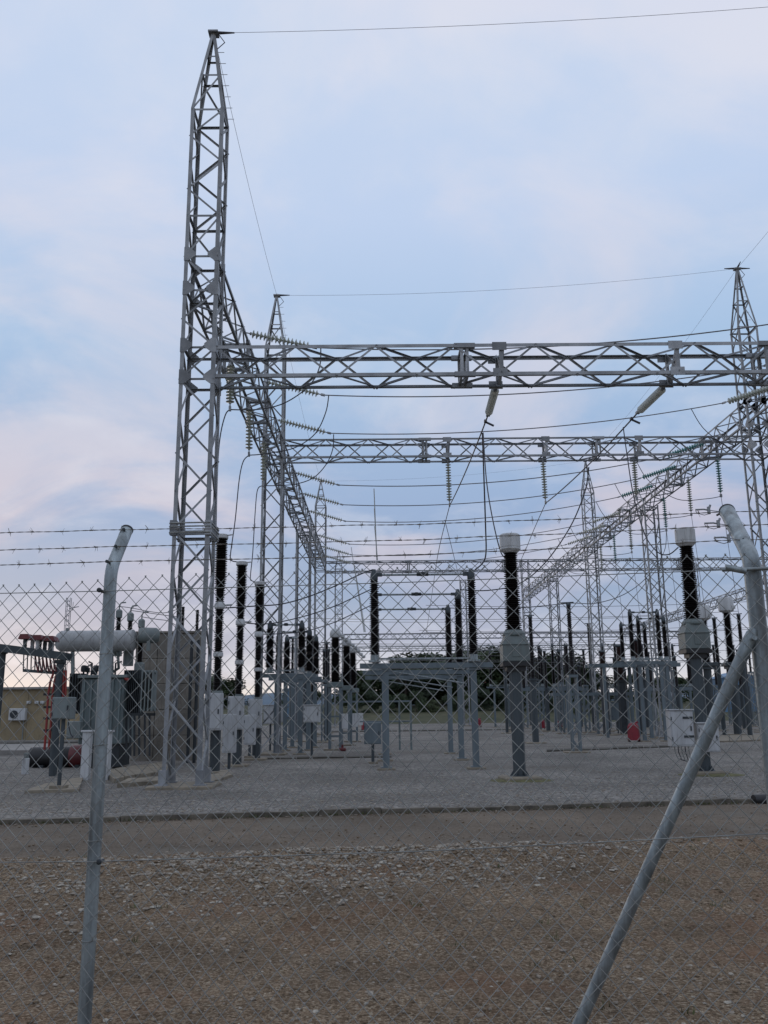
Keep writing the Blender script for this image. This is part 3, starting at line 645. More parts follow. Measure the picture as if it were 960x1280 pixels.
# ------------------------------------------------------------------ equipment
def sheds(mb, z0, z1, r, pitch=.055, n=16, r2=None, core=.68):
    r2 = r if r2 is None else r2; k = max(3, int((z1-z0)/pitch)); p = (z1-z0)/k; prof = [(r*core, z0)]
    for i in range(k):
        rr = r+(r2-r)*i/k; z = z0+i*p; rr *= 1.0 if i % 2 == 0 else .93
        prof += [(rr*core, z+p*.10), (rr, z+p*.30), (rr*.97, z+p*.42), (rr*core, z+p*.85)]
    prof.append((r2*core, z1)); return mb.lathe(prof, n)
def hexpost(mb, z0, z1, r, n=8): return mb.lathe([(r, z0), (r, z1)], n, sm=False)
def current_transformer(label, x, y, zt, boxes):
    t = thing('current_transformer', label, 'transformer', (x, y, 0), 'large white-capped transformers')
    z_c = zt-.46; z_p = zt-2.32; z_k = z_p-.12; z_b = z_k-.62
    mb = MB(); mb.lathe([(.02, zt+.005), (.22, zt), (.25, zt-.03), (.25, zt-.32), (.243, zt-.325), (.243, zt-.35), (.25, zt-.355), (.25, zt-.38), (.17, z_c)][::-1], 28); obj('cap', mb, 'white_paint', t)
    mb = MB(); sheds(mb, z_p, z_c+.01, .212, .048, 24, .172, .72); obj('porcelain', mb, 'porcelain', t)
    mb = MB(); mb.lathe([(.27, z_k), (.27, z_k+.05), (.19, z_p+.02)], 20); obj('collar', mb, 'ct_tank', t)
    for k in range(4):
        an = R(45+90*k); o = MB(); o.tube([(math.cos(an)*.22, math.sin(an)*.22, z_k+.05), (math.cos(an)*.22, math.sin(an)*.22, z_k+.11)], .014, 6); obj('bolt', o, 'galv', t)
    mb = MB(); mb.box((0, 0, z_b+.40), (.66, .60, .035), 0, .008); zs_ = z_b+.40; mb.box((0, 0, (zs_+z_b)/2), (.62, .56, zs_-z_b), 0, .02); mb.mark(); mb.add([(a*.31, b*.28, zs_-.004) for a, b in ((-1, -1), (1, -1), (1, 1), (-1, 1))]+[(a*.22, b*.21, z_k+.01) for a, b in ((-1, -1), (1, -1), (1, 1), (-1, 1))], [(4, 5, 6, 7), (0, 1, 5, 4), (1, 2, 6, 5), (2, 3, 7, 6), (3, 0, 4, 7)])
    tk = obj('tank', mb, 'ct_tank', t)
    o = MB(); o.box((0, -.285, z_b+.22), (.18, .02, .22), 0, .006); obj('terminal_cover', o, 'ct_tank', tk)
    o = MB(); o.tube([(.30, 0, z_b+.42), (.35, 0, z_b+.55), (.26, 0, z_b+.60)], .02, 6); obj('lifting_eye', o, 'galv', tk)
    mb = MB(); mb.box((0, 0, z_b-.05), (.64, .58, .10)); mb.box((.0, 0, z_b-.15), (.44, .40, .12)); obj('mounting_frame', mb, 'black', t)
    mb = MB(); hexpost(mb, .06, z_b-.2, .145, 8); obj('post', mb, 'stand_steel', t)
    mb = MB(); mb.lathe([(.24, .10), (.24, .13), (.145, .14)], 8)
    for k in range(6):
        an = k*math.pi/3; ca, sa = math.cos(an), math.sin(an); mb.prism([(.14, .12), (.23, .12), (.14, .26)], (-sa*.006, ca*.006, 0), (ca, sa, 0), (0, 0, 1), .012)
    obj('base_flange', mb, 'stand_steel', t)
    mb = MB(); mb.box((0, -.05, .07), (.85, .75, .11), R(8), .03); obj('foundation', mb, 'slab', t)
    return t
ctm = gr(650, 977); ctr = gr(882.5, 970)
ct1 = current_transformer('tall white-capped transformer on a dark post in the middle of the yard', ctm.x, ctm.y, at(638, 668, ctm.y).z, 0)
ct2 = current_transformer('tall white-capped transformer at right with pale cabinets on its post', ctr.x, ctr.y, at(855, 661, ctr.y).z, 0)
def moss(x, y, r, label):
    mb = MB(); vs = []; n = 26
    for k in range(n): 
        a = 2*math.pi*k/n; rr = r*(1+.25*noise.noise((math.cos(a)*2, math.sin(a)*2, x))); vs.append((x+math.cos(a)*rr, y+math.sin(a)*rr*.8, .034))
    vs.append((x, y, .12)); mb.add(vs, [(k, (k+1) % n, n) for k in range(n)]); o = obj('dry_grass_patch', mb, 'moss'); o['kind'] = 'stuff'; tag(o, label, 'grass')
mat('moss', (.115, .108, .045), .95, 0, .45, 9.0, .8, 40)
moss(ctm.x, ctm.y-.1, .75, 'ring of dry grass around the foot of the middle white-capped transformer')
moss(ctr.x+.1, ctr.y-.1, .8, 'low brown dirt patch around the foot of the right white-capped transformer')
def cabinet(label, c, size, m='cab_paint', group='control cabinets', cables=0, post=None, roof=True, cat='cabinet', louvre=False):
    """box cabinet; c = bottom centre of the box"""
    t = thing('control_cabinet', label, cat, c, group); sx, sy, sz = size
    mb = MB(); mb.box((0, 0, sz/2), (sx, sy, sz), 0, .012); obj('case', mb, m, t)
    mb = MB(); mb.box((0, -sy/2-.008, sz/2), (sx*.9, .014, sz*.9), 0, .004); dr = obj('door', mb, m, t)
    mb = MB(); mb.box((sx*.36, -sy/2-.025, sz*.5), (.025, .03, .11)); obj('handle', mb, 'dark_paint', dr)
    for zz in (.22, .78): mb = MB(); mb.tube([(-sx*.45, -sy/2-.018, sz*zz-.04), (-sx*.45, -sy/2-.018, sz*zz+.04)], .012, 6); obj('hinge', mb, 'dark_paint', dr)
    if roof: mb = MB(); mb.box((0, -.01, sz+.018), (sx+.05, sy+.06, .03), 0, .006); obj('roof', mb, m, t)
    if louvre:
        for k, zz in enumerate((.28, .80)):
            mb = MB(); mb.box((sx*.25, -sy/2-.022, sz*zz), (sx*.42, .02, .05)); obj('louvre', mb, 'dark_paint', dr)
    for k in range(cables):
        mb = MB(); xx = -sx*.3+sx*.6*k/max(1, cables-1); d = .25+.05*k
        mb.tube([(xx, 0, 0), (xx, 0, -.12), (xx+.06, 0, -.28-.03*k), (sx*.5+.05, 0, -.40), (sx*.62, .02, -.34)], .012, 6); obj('cable_loop', mb, 'cable' if k % 2 else 'galv_wire', t)
    if post: 
        mb = MB(); mb.tube([(0, .02, .0), (0, .02, -post)], .045, 8); obj('post', mb, 'stand_steel', t)
        mb = MB(); mb.box((0, .02, -post+.02), (.3, .3, .06)); obj('base', mb, 'slab', t)
    return t
yb = ctr.y-.22
cabinet('larger pale cabinet with hanging cables, on the post of the right transformer', at(852, 933, yb), (.56, .32, .84), cables=5, louvre=True)
cabinet('smaller pale cabinet beside the larger one, just behind the leaning fence pipe', at(885, 940, yb-.05), (.50, .30, .66))

# live-tank circuit breakers at left
def breaker(label, x, y, zt, zj, zl_, zs, box_side):
    t = thing('circuit_breaker', label, 'breaker', (x, y, 0), 'circuit breakers behind the front tower')
    mb = MB(); zm = zj+.10+.35*(zt-zj); sheds(mb, zj+.10, zm, .130, .050, 20, .185); sheds(mb, zm, zt-.12, .185, .050, 20, .172); obj('interrupter', mb, 'porcelain', t)
    mb = MB(); mb.lathe([(.17, zt-.13), (.185, zt-.11), (.185, zt-.02), (.15, zt)], 18); mb.tube([(.05, 0, zt-.04), (.32, -.1, zt-.03)], .02, 6); obj('top_cap', mb, 'white_paint', t)
    mb = MB(); mb.lathe([(.12, zj-.10), (.15, zj-.06), (.15, zj+.04), (.11, zj+.10)], 18); mb.tube([(.05, 0, zj), (.34, 0, zj+.02)], .03, 6); obj('joint', mb, 'white_paint', t)
    mb = MB(); sheds(mb, zl_+.06, zj-.10, .135, .050, 18); obj('upper_column', mb, 'porcelain', t)
    mb = MB(); mb.lathe([(.11, zl_-.07), (.14, zl_-.05), (.14, zl_+.04), (.11, zl_+.07)], 16); obj('middle_flange', mb, 'white_paint', t)
    mb = MB(); sheds(mb, zs, zl_-.06, .13, .050, 18); obj('lower_column', mb, 'porcelain', t)
    mb = MB(); mb.box((0, 0, (zs+.78)/2), (.24, .24, zs-.70), 0, .01); obj('mechanism_column', mb, 'dark_paint', t)
    mb = MB(); mb.box((-.04, -.16, zs-.45), (.46, .30, .98), 0, .02); bx = obj('mechanism_box', mb, 'cab_paint', t)
    o = MB(); o.box((-.04, -.32, zs-.45), (.40, .015, .88), 0, .005); obj('door', o, 'cab_paint', bx)
    for zz in (-.3, .3): o = MB(); o.tube([(-.235, -.335, zs-.45+zz-.05), (-.235, -.335, zs-.45+zz+.05)], .014, 6); obj('hinge', o, 'dark_paint', bx)
    o = MB(); o.box((.11, -.34, zs-.45), (.03, .03, .13)); obj('handle', o, 'dark_paint', bx)
    o = MB(); o.box((.06, -.19, zs+.06), (.24, .22, .06), 0, .01); obj('lid', o, 'grey_paint', bx)
    mb = MB(); hexpost(mb, .05, zs-.9, .14, 8); obj('post', mb, 'stand_steel', t)
    mb = MB(); mb.box((0, 0, .05), (.7, .7, .10), 0, .02); obj('foundation', mb, 'slab', t)
    return t
for i, ((x, y), tp, jn, lw, bx) in enumerate(zip(BRK, (668, 702, 727), (757, 778, 793), (818, 828, 837), (868, 872, 875))):
    u0 = (276, 302, 325)[i]
    z = [at(u0, v, y).z for v in (tp, jn, lw, bx)]
    breaker(('nearest', 'middle', 'farthest')[i]+' of the three black stacked circuit breakers behind the front tower', at((274.5, 301, 324)[i], 760, y).x, y, *z, 0)
cabinet('tall narrow white cabinet low between the first two breakers', at(284.5+2, 941, 26.2), (.36, .3, 1.08), roof=False, post=.5)
cabinet('narrow white cabinet low between the last two breakers', at(312, 931, 29.6), (.36, .3, .95), roof=False, post=.4)
for i, px in enumerate(([(281, 760), (320, 757.5), (352, 755), (385, 746), (420, 732), (450, 718), (466, 712)], [(309, 779), (330, 780), (352, 777), (385, 769), (420, 757), (446, 745), (463, 737)], [(332, 793), (352, 792), (377, 790), (400, 784), (420, 777), (442, 767), (463, 757)])):
    ya, yb2 = BRK[i][1], (25.0, 29.4, 33.8)[i]
    wire('jumper_cable', ('upper', 'middle', 'lower')[i]+' of three black cables sagging from the breakers to the disconnectors', [at(u, v, ya+(yb2-ya)*k/(len(px)-1)) for k, (u, v) in enumerate(px)], .019, 'cable', 'cable', 'cables from breakers to disconnectors')

# disconnectors: two posts with a contact tube on a steel portal
def disconnector(label, x0, x1, y, zt, zb, sc=1.0, near=True, legs=None, group='disconnectors'):
    t = thing('disconnector', label, 'disconnector', (x0, y, 0), group); w = x1-x0; n = 16 if near else 8
    for lx in (legs or (.30, w-.02)):
        mb = MB(); mb.box((lx, -.06, (zb-.20)/2+.05), (.17, .012, zb-.30)); mb.box((lx, .06, (zb-.20)/2+.05), (.17, .012, zb-.30)); mb.box((lx, 0, (zb-.20)/2+.05), (.012, .116, zb-.30))
        mb.box((lx, 0, zb-.215), (.34, .24, .03)); mb.box((lx, 0, .10), (.3, .3, .025)); lg = obj('leg', mb, 'stand_blue', t)
        mb = MB(); mb.box((lx, 0, .045), (.5, .45, .08), 0, .02); obj('foundation', mb, 'slab', lg)
    for s in (-1, 1):
        mb = MB(); yy = s*.07; mb.box((w/2+.06, yy, zb-.10), (w+.95, .012, .13)); mb.box((w/2+.06, yy-s*.035, zb-.03), (w+.95, .07, .012)); mb.box((w/2+.06, yy-s*.035, zb-.16), (w+.95, .07, .012)); obj('beam', mb, 'stand_blue', t)
    mb = MB(); mb.bar((.1, 0, zb+.10), (w-.1, 0, zb+.10), .05); mb.tube([(w-.25, -.02, zb-.6), (.5, .0, zb-.25)], .025, 6); obj('operating_rod', mb, 'galv', t)
    for px in (0, w):
        mb = MB(); mb.box((px, 0, zb+.03), (.34, .30, .05)); mb.lathe([(.12, zb+.05), (.12, zb+.20), (.08, zb+.22)], n, (px, 0, 0)); ba = obj('insulator_base', mb, 'galv', t)
        pm = MB(); mid = (zb+.22+zt-.22)/2; q = MB(); sheds(q, zb+.22, mid-.04, .155*sc, .055, n, .145*sc); sheds(q, mid+.04, zt-.22, .145*sc, .055, n, .135*sc); q.lathe([(.10, mid-.05), (.12, mid-.03), (.12, mid+.03), (.10, mid+.05)], n)
        q.v = [(a+px, b, c_) for a, b, c_ in q.v]; obj('post_insulator', q, 'porcelain', t)
        mb = MB(); mb.lathe([(.10, zt-.23), (.11, zt-.20), (.11, zt-.05), (.07, zt+.02), (.05, zt+.10)], n, (px, 0, 0)); mb.box((px+(.12 if px == 0 else -.12), 0, zt-.06), (.22, .10, .09)); obj('terminal', mb, 'stand_steel', t)
    mb = MB(); mb.tube([(.1, 0, zt-.06), (w-.1, 0, zt-.06)], .032, 8); tb = obj('contact_tube', mb, 'galv', t)
    mb = MB(); mb.tube([(w*.44, 0, zt-.05), (w*.56, 0, zt-.05)], .055, 8); mb.box((w*.5, 0, zt-.05), (.10, .2, .10)); obj('contact', mb, 'dark_paint', tb)
    return t
for i, y in enumerate((25.0, 29.4, 33.8)):
    xa, xb = at(467.5, 715, 25).x, at(588.5, 715, 25).x
    disconnector(('nearest', 'middle', 'rearmost')[i]+' disconnector portal in the centre with two black posts and a tube', xa, xb, y, at(590, 715, 25).z, at(590, 827, 25).z)
cabinet('blue-grey drive box on a thin pole at the left leg of the nearest disconnector', at(466, 930, 26.5), (.50, .28, .62), 'stand_blue', post=.55, roof=False)
t = thing('open_steel_stand', 'dark green open steel stand on the gravel behind the nearest disconnector', 'stand', gr(507, 938))
mb = MB()
for a in (-.24, .24):
    for b in (-.2, .2): mb.bar((a, b, 0), (a, b, 2.0), .07)
objs('leg', mb, 'tank_paint', t)
mb = MB(); mb.box((-.8, 0, 1.18), (2.2, .5, .05)); mb.box((-1.2, 0, 2.0), (2.9, .06, .07)); objs('crossbar', mb, 'stand_blue', t)
for i, y in enumerate((34.6, 37.8, 41.0)):
    disconnector(('nearest', 'middle', 'rearmost')[i]+' disconnector portal standing left of centre behind the second tower', at(343, 790, 36).x, at(381, 790, 36).x+.05*i, y, at(381, 783, 36).z, at(381, 843, 36).z, sc=1.35, near=False, group='disconnectors behind the second tower')

# silver-headed voltage transformers left of centre
def voltage_transformer(label, x, y, zt):
    t = thing('voltage_transformer', label, 'transformer', (x, y, 0), 'silver-headed transformers'); zp = zt-.42; zb = zt-2.25
    mb = MB(); mb.lathe([(.10, zp), (.22, zp+.06), (.25, zp+.18), (.22, zp+.32), (.12, zt)], 18); obj('head', mb, 'white_paint', t)
    mb = MB()
    for k in range(3): mb.lathe([(.04, -.08), (.11, -.05), (.11, .05), (.04, .08)], 10, (.30+.14*k, -.05, zp+.1-.14*k)); mb.tube([(.15+.14*k, -.03, zp+.16-.14*k), (.33+.14*k, -.05, zp+.08-.14*k)], .02, 5)
    obj('terminal_balls', mb, 'white_paint', t, kind='stuff')
    mb = MB(); sheds(mb, zb, zp+.02, .25, .06, 16, .22); obj('porcelain', mb, 'porcelain', t)
    mb = MB(); mb.box((0, 0, zb-.12), (.66, .6, .22), 0, .02); obj('tank', mb, 'tank_paint', t)
    mb = MB()
    for a in (-.22, .22):
        for b in (-.2, .2): mb.box((a, b, (zb-.25)/2+.04), (.10, .10, zb-.25))
    for zz in (.6, 1.4): mb.box((0, -.2, zz), (.44, .03, .06)); mb.box((0, .2, zz), (.44, .03, .06))
    objs('stand_member', mb, 'stand_blue', t)
    mb = MB(); mb.box((.42, -.28, 1.2), (.26, .18, .62), 0, .01); obj('terminal_box', mb, 'white_paint', t)
    mb = MB(); mb.box((0, 0, .05), (.9, .8, .08)); obj('foundation', mb, 'slab', t)
for i, (y, u) in enumerate(((38.0, 419), (43.0, 433), (48.0, 441))):
    p = at(u, 786, 38.0); voltage_transformer(('nearest', 'middle', 'farthest')[i]+' silver-headed transformer in the row left of centre', at(u, 880, y).x, y, p.z)

# ------------------------------------------------------------------ power transformer and its neighbours at left
YT = 27.0
def P(u, v, y=YT): return at(u, v, y)
t = thing('power_transformer', 'grey oil-filled power transformer with white conservator tank, left behind the fence', 'transformer', (P(120, 900).x, YT, 0)); o0 = V(t.location)
def lc(u, v, y=YT): return P(u, v, y)-o0
a, b = lc(103, 848), lc(152, 930); cxm = (a.x+b.x)/2; wx = b.x-a.x
mb = MB(); mb.box((cxm, .7, (a.z+b.z)/2), (wx, 1.5, a.z-b.z), 0, .03); tk = obj('main_tank', mb, 'tank_paint', t)
for k in range(6):
    q = MB(); q.box((a.x+wx*(k+.5)/6, -.07, (a.z+b.z)/2), (.05, .10, a.z-b.z-.12)); obj('stiffener', q, 'tank_paint', tk)
q = MB(); q.box((cxm, .7, a.z+.05), (wx+.2, 1.7, .09), 0, .01); obj('lid', q, 'grey_paint', tk)
q = MB(); q.box((cxm, .7, (b.z)/2+.05), (wx-.2, 1.2, b.z-.05)); obj('skid_base', q, 'dark_paint', tk)
c0, c1 = lc(68, 801), lc(166, 802); rr = (lc(118, 788).z-lc(118, 814.5).z)/2
mb = MB(); L0 = c1.x-c0.x; mb.lathe([(.02, 0), (rr*.75, .03), (rr, .14), (rr, L0-.12), (rr*1.06, L0-.11), (rr*1.06, L0-.05), (rr*.8, L0+.02), (.02, L0+.06)], 28, (c0.x, .2, c0.z), (1, 0, 0)); cv = obj('conservator', mb, 'tank_white', t)
for u in (88, 137):
    q = MB(); q.bar((lc(u, 815).x, .2, lc(u, 815).z+.02), (lc(u, 850).x, .2, a.z+.06), .09); obj('conservator_bracket', q, 'grey_paint', cv)
q = MB(); q.tube([(c0.x+.3, .2, c0.z+rr), (c0.x+.3, .2, c0.z+rr+.08)], .05, 8); q.tube([(c1.x-.5, .2, c0.z-rr), (c1.x-.5, .4, c0.z-rr-.5), (c1.x-.9, .6, a.z+.1)], .045, 8); objs('oil_pipe', q, 'grey_paint', cv)
for k, (u, v0, v1) in enumerate(((147, 763, 800), (161, 767, 812), (174.5, 775, 828))):
    top, bot = lc(u, v0, YT+.9-.25*k), lc(u, v1, YT+.9-.25*k); mb = MB(); h = top.z-bot.z
    sheds(mb, 0, h-.22, .10, .05, 14, .085); mb.v = [(p[0]+bot.x, p[1]+bot.y, p[2]+bot.z) for p in mb.v]; bs = obj('bushing', mb, 'porcelain', t)
    q = MB(); q.lathe([(.08, h-.24), (.105, h-.22), (.105, h-.02), (.06, h+.03)], 12, bot); q.tube([bot+V((0, 0, h)), bot+V((0, 0, h+.16)), bot+V((.05, 0, h+.24)), bot+V((.2, 0, h+.25))], .022, 6); obj('cap', q, 'grey_paint', bs)
    q = MB(); q.lathe([(.16, -.5), (.16, -.05), (.12, 0)], 12, bot); obj('turret', q, 'grey_paint', bs)
def radiator(u0, u1, v0, v1, y, n, m):
    A, B = lc(u0, v0, y), lc(u1, v1, y)
    mb = MB(); mb.tube([(A.x, A.y, A.z-.06), (B.x, A.y, A.z-.06)], .05, 8); mb.tube([(A.x, A.y, B.z+.06), (B.x, A.y, B.z+.06)], .05, 8); ra = obj('radiator', mb, 'grey_paint', t)
    for k in range(n):
        xx = A.x+(B.x-A.x)*(k+.5)/n; q = MB(); q.box((xx, A.y+.05, (A.z+B.z)/2), (.035, .50, A.z-B.z), 0, .008); obj('fin', q, m, ra)
radiator(89, 103, 842, 892, YT+.3, 5, 'dark_paint'); radiator(157, 176, 838, 892, YT+.4, 9, 'dark_paint'); radiator(178, 193, 838, 889, YT-.1, 4, 'grey_paint')
mb = MB(); A = lc(172, 794, YT+.2); mb.lathe([(.02, 0), (.20, .02), (.24, .10), (.24, .55), (.18, .64), (.02, .66)], 20, (A.x, A.y, A.z), (1, .35, 0)); mb.box((A.x+.35, A.y, A.z-.33), (.1, .1, .3)); obj('expansion_vessel', mb, 'concrete_paint' if 'concrete_paint' in MATS else 'grey_paint', t)
mb = MB(); random.seed(3)
for k in range(9):
    q0 = lc(100+5*k, 846); xx = q0.x; zz = q0.z+.05; hgt = random.uniform(.15, .5); mb.tube([(xx, .3, zz), (xx, .3, zz+hgt), (xx+random.uniform(-.15, .2), .4, zz+hgt+.05)], .03, 6)
    if k % 2: mb.box((xx, .25, zz+hgt*.6), (.14, .14, .14), 0, .02)
    if k % 3 == 0: mb.lathe([(.07, 0), (.09, .04), (.09, .16), (.05, .2)], 10, (xx+.05, .15, zz+.1))
obj('lid_fittings', mb, 'dark_paint', t, kind='stuff')
mb = MB(); A = lc(157, 848); mb.tube([A+V((0, -.1, .0)), A+V((.12, -.1, -.05))], .05, 8); obj('red_valve', mb, 'red_pipe', t)
mb = MB()
for u in (158, 163, 168, 174, 181, 187):
    p0, p1 = lc(u, 893, YT+.2), lc(u, 945, YT+.2); mb.bar(p0, (p1.x, p1.y, max(p1.z, .05)), .05)
mb.bar(lc(155, 893, YT+.2), lc(194, 893, YT+.2), .08); objs('radiator_frame', mb, 'dark_paint', t)
mb = MB(); mb.box((lc(98, 912).x, -.3, lc(98, 912).z), (.4, .3, .5), 0, .02); obj('control_box', mb, 'grey_paint', t)
for i, (u, lb) in enumerate(((110, 'left white pillar in front of the power transformer, beside the bent fence post'), (134.5, 'right white pillar in front of the power transformer, beside the bent fence post'))):
    A, B = at(u, 915, 22.5), at(u, 972, 22.5); pl = thing('white_pillar', lb, 'pillar', (A.x, 22.5, 0), 'white pillars'); mb = MB(); mb.box((0, 0, A.z/2), (.20, .2, A.z), 0, .01); obj('shaft', mb, 'white_paint', pl); mb = MB(); mb.box((0, 0, A.z+.02), (.28, .26, .05), 0, .008); obj('cap', mb, 'white_paint', pl)
# bushing leads
for k, (px, nm) in enumerate((([(149, 758), (165, 760), (185, 764), (206, 766), (226, 760)], 'upper'), ([(163, 763), (185, 766), (206, 769), (230, 772)], 'middle'), ([(177, 771), (195, 774), (212, 777), (232, 790)], 'lower'))):
    wire('bushing_lead', nm+' thin lead running right from the transformer bushings', [at(u, v, YT+.9) for u, v in px], .012, 'conductor', 'wire', 'transformer bushing leads')
# fire wall
A, B = at(170, 792, 31), at(252, 792, 31)
t = thing('fire_wall', 'rough beige concrete fire wall between the transformer and the breakers', 'wall', ((A.x+B.x)/2, 31.2, 0)); wd = B.x-A.x
zh = A.z; cols = 3; rows = 5
for j in range(rows):
    for i in range(cols):
        mb = MB(); mb.box((-wd/2+wd*(i+.5)/cols, random.uniform(-.01, .01), zh*(j+.5)/rows), (wd/cols-.015, .32, zh/rows-.015), 0, .01); obj('panel', mb, 'firewall', t)
mb = MB(); mb.box((0, .03, zh/2), (wd-.05, .2, zh-.05)); obj('core', mb, 'concrete', t)
mb = MB(); mb.box((0, 0, zh+.04), (wd+.04, .40, .08), 0, .01); obj('coping', mb, 'firewall', t)
for u in (212, 240, 248):
    A = at(u, 800, 29.5); mb = MB(); mb.lathe([(.055, 0), (.055, A.z)], 8, (0, 0, 0)); q = tag(obj('steel_pole', mb, 'dark_paint', loc=(A.x, 29.5, 0)), {212: 'left', 240: 'middle', 248: 'right'}[u]+' dark pole seen through the legs of the front tower', 'pole', 'dark poles behind the tower')
for u, v0, v1 in ((229, 758, 800), (247, 762, 800)):
    A, B = at(u, v0, 31.2), at(u, v1, 31.2); mb = MB(); q = MB(); sheds(q, 0, A.z-zh-.1, .07, .05, 10); obj_ = obj('wall_bushing', q, 'porcelain', loc=(A.x, 31.2, zh+.09)); tag(obj_, ('left' if u == 229 else 'right')+' small black insulator standing on top of the concrete fire wall', 'insulator', 'wall-top insulators')
# cable platform with red caps
YC = 24.0
p0, p1 = at(3, 815, YC), at(75, 826, YC)
t = thing('cable_platform', 'grey cable terminal platform with red-capped terminations at the left edge', 'platform', (p0.x, YC, 0)); o0 = V(t.location)
def lc2(u, v, y=YC): return at(u, v, y)-o0
for u, v in ((3, 812), (76, 824)):
    A = lc2(u, v); mb = MB(); mb.lathe([(.105, .0), (.105, A.z-.12), (.15, A.z-.1), (.15, A.z-.02)], 10, (A.x, 0, 0), sm=False); obj('leg', mb, 'stand_steel', t)
for s in (-.22, .22):
    mb = MB(); A, B = lc2(-6, 809), lc2(86, 821); mb.bar(A+V((0, s, 0)), B+V((0, s, 0)), .09, .20); obj('beam', mb, 'stand_steel', t)
for k in range(7):
    u = 36+5.2*k; A, B = lc2(u, 796+k*.4), lc2(u, 811+k*.7); yy = (k % 3-1)*.22; mb = MB()
    mb.lathe([(.05, 0), (.06, .08), (.05, .10), (.06, .18), (.045, A.z-B.z)], 8, (A.x, yy, B.z)); tm = obj('termination', mb, 'white_paint' if k % 2 else 'dark_paint', t)
    q = MB(); q.prism([(-.16, 0), (.16, 0), (.10, .13), (-.10, .13)], (A.x, yy-.12, A.z-.08), (1, 0, 0), (0, 0, 1), -.24); obj('red_cap', q, 'red_dark', tm)
mb = MB(); A, B = lc2(29, 838), lc2(82, 842); mb.bar(A, B, .05, .08)
for k in range(12):
    f = k/11; q = A.lerp(B, f); q1 = lc2(30+51*f, 813+7*f); mb.tube([q, q1], .017, 5)
obj('cable_cage', mb, 'stand_steel', t, kind='stuff')
mb = MB()
for k in range(6): q = lc2(43+4.5*k, 814); mb.tube([q, q+V((.1, -.05, -.35)), q+V((.18, -.1, -.55))], .025, 6)
obj('cable_tails', mb, 'red_dark', t, kind='stuff')
for k, px in enumerate(([(68, 838), (63, 852), (60, 870), (58.5, 900), (55.5, 937)], [(72, 838), (68, 852), (65.5, 870), (64, 900), (61, 936)], [(82.5, 838), (82, 860), (81.5, 876)], [(79.5, 838), (79, 860), (78.5, 876)])):
    mb = MB(); mb.tube([lc2(u, v) for u, v in px], .032, 8); rp = obj('red_cable', mb, 'red_pipe', t)
for v in (868, 884, 898, 913):
    A = lc2(56, v); mb = MB(); mb.bar(A+V((-.03, 0, 0)), A+V((.30, 0, 0)), .05, .06); obj('cable_cleat', mb, 'black', t)
A = gr(73, 991)
cabinet('pale grey junction box on a round post standing on a concrete slab, left', at(79, 899, A.y), (.40, .34, .46), 'grey_paint', post=at(79, 899, A.y).z-.1, roof=False, cables=2)
# black drum, marker, building, mast
t = thing('black_drum', 'long black drum with dark red end lying on the ground at left', 'drum', gr(76, 961)); mb = MB(); mb.lathe([(.02, -1.0), (.30, -.98), (.31, -.9), (.31, .75), (.29, .78), (.02, .8)], 20, (-.05, .3, .33), (1, 0, 0)); obj('barrel', mb, 'black', t)
mb = MB(); mb.lathe([(.33, .2), (.34, .3), (.34, .66), (.2, .9)], 20, (0, .3, .35), (1, 0, 0)); obj('end_band', mb, 'red_dark', t)
mb = MB(); mb.box((-.6, .3, .05), (.15, .7, .12)); mb.box((.5, .3, .05), (.15, .7, .12)); objs('cradle', mb, 'dark_paint', t)
t = thing('marker_post', 'short white marker post on the gravel at left', 'marker', gr(31, 969)); mb = MB(); mb.box((0, 0, .22), (.18, .10, .46), R(10), .015); obj('shaft', mb, 'white_paint', t); mb = MB(); mb.box((0, 0, .5), (.12, .08, .18), R(10), .02); obj('top', mb, 'grey_paint', t)
A = at(2, 862, 52)
t = thing('yellow_building', 'low ochre building with an air conditioner at the left edge', 'building', (A.x, 52, 0)); x1 = at(140, 862, 52).x-A.x; zt = A.z
for i in range(6):
    mb = MB(); x0 = -8+(x1+8)*i/6; mb.box((x0+(x1+8)/12, 2.5, zt/2), ((x1+8)/6-.02, 5, zt)); obj('wall_panel', mb, 'yellow_wall', t)
mb = MB(); mb.box(((x1-8)/2, 2.5, zt/2-.02), (x1+7.9, 4.9, zt-.05)); obj('wall_core', mb, 'yellow_wall', t)
mb = MB(); mb.box(((x1-8)/2, 2.5, zt+.06), (x1+8.4, 5.4, .14), 0, .02); obj('roof', mb, 'concrete', t)
B = at(24, 893, 52)-V(t.location); mb = MB(); mb.box((B.x, -.18, B.z), (.95, .34, .68), 0, .03); ac = obj('air_conditioner', mb, 'white_paint', t)
q = MB(); q.lathe([(.23, 0), (.23, .02), (.04, .03)], 18, (B.x-.16, -.36, B.z), (0, -1, 0)); obj('fan_grille', q, 'dark_paint', ac)
q = MB(); q.tube([(B.x+.3, -.06, B.z-.3), (B.x+.3, -.06, .15)], .03, 6); obj('pipe', q, 'galv', ac)
for k, u in enumerate((37, 47, 54)):
    C = at(u, 878, 52)-V(t.location); q = MB(); q.box((C.x, -.10, C.z), (.22, .2, .16), 0, .02); obj('wall_lamp', q, 'white_paint', t)
mb = MB(); q = at(30, 912, 51); mb.box(((x1-8)/2, -.35, .12), (x1+8, .6, .14), 0, .02); obj('plinth', mb, 'concrete', t)
A, B = at(85.5, 747, 60), at(82, 868, 60)
t = thing('antenna_mast', 'slim ladder-like antenna mast rising behind the white conservator', 'mast', (A.x, 60, 0)); mb = MB()
for s in (-.13, .13):
    mb.tube([(s, 0, 0), (s, 0, A.z)], .022, 5); mb.tube([(s, .26, 0), (s, .26, A.z)], .022, 5)
objs('rail', mb, 'steel_far', t); mb = MB()
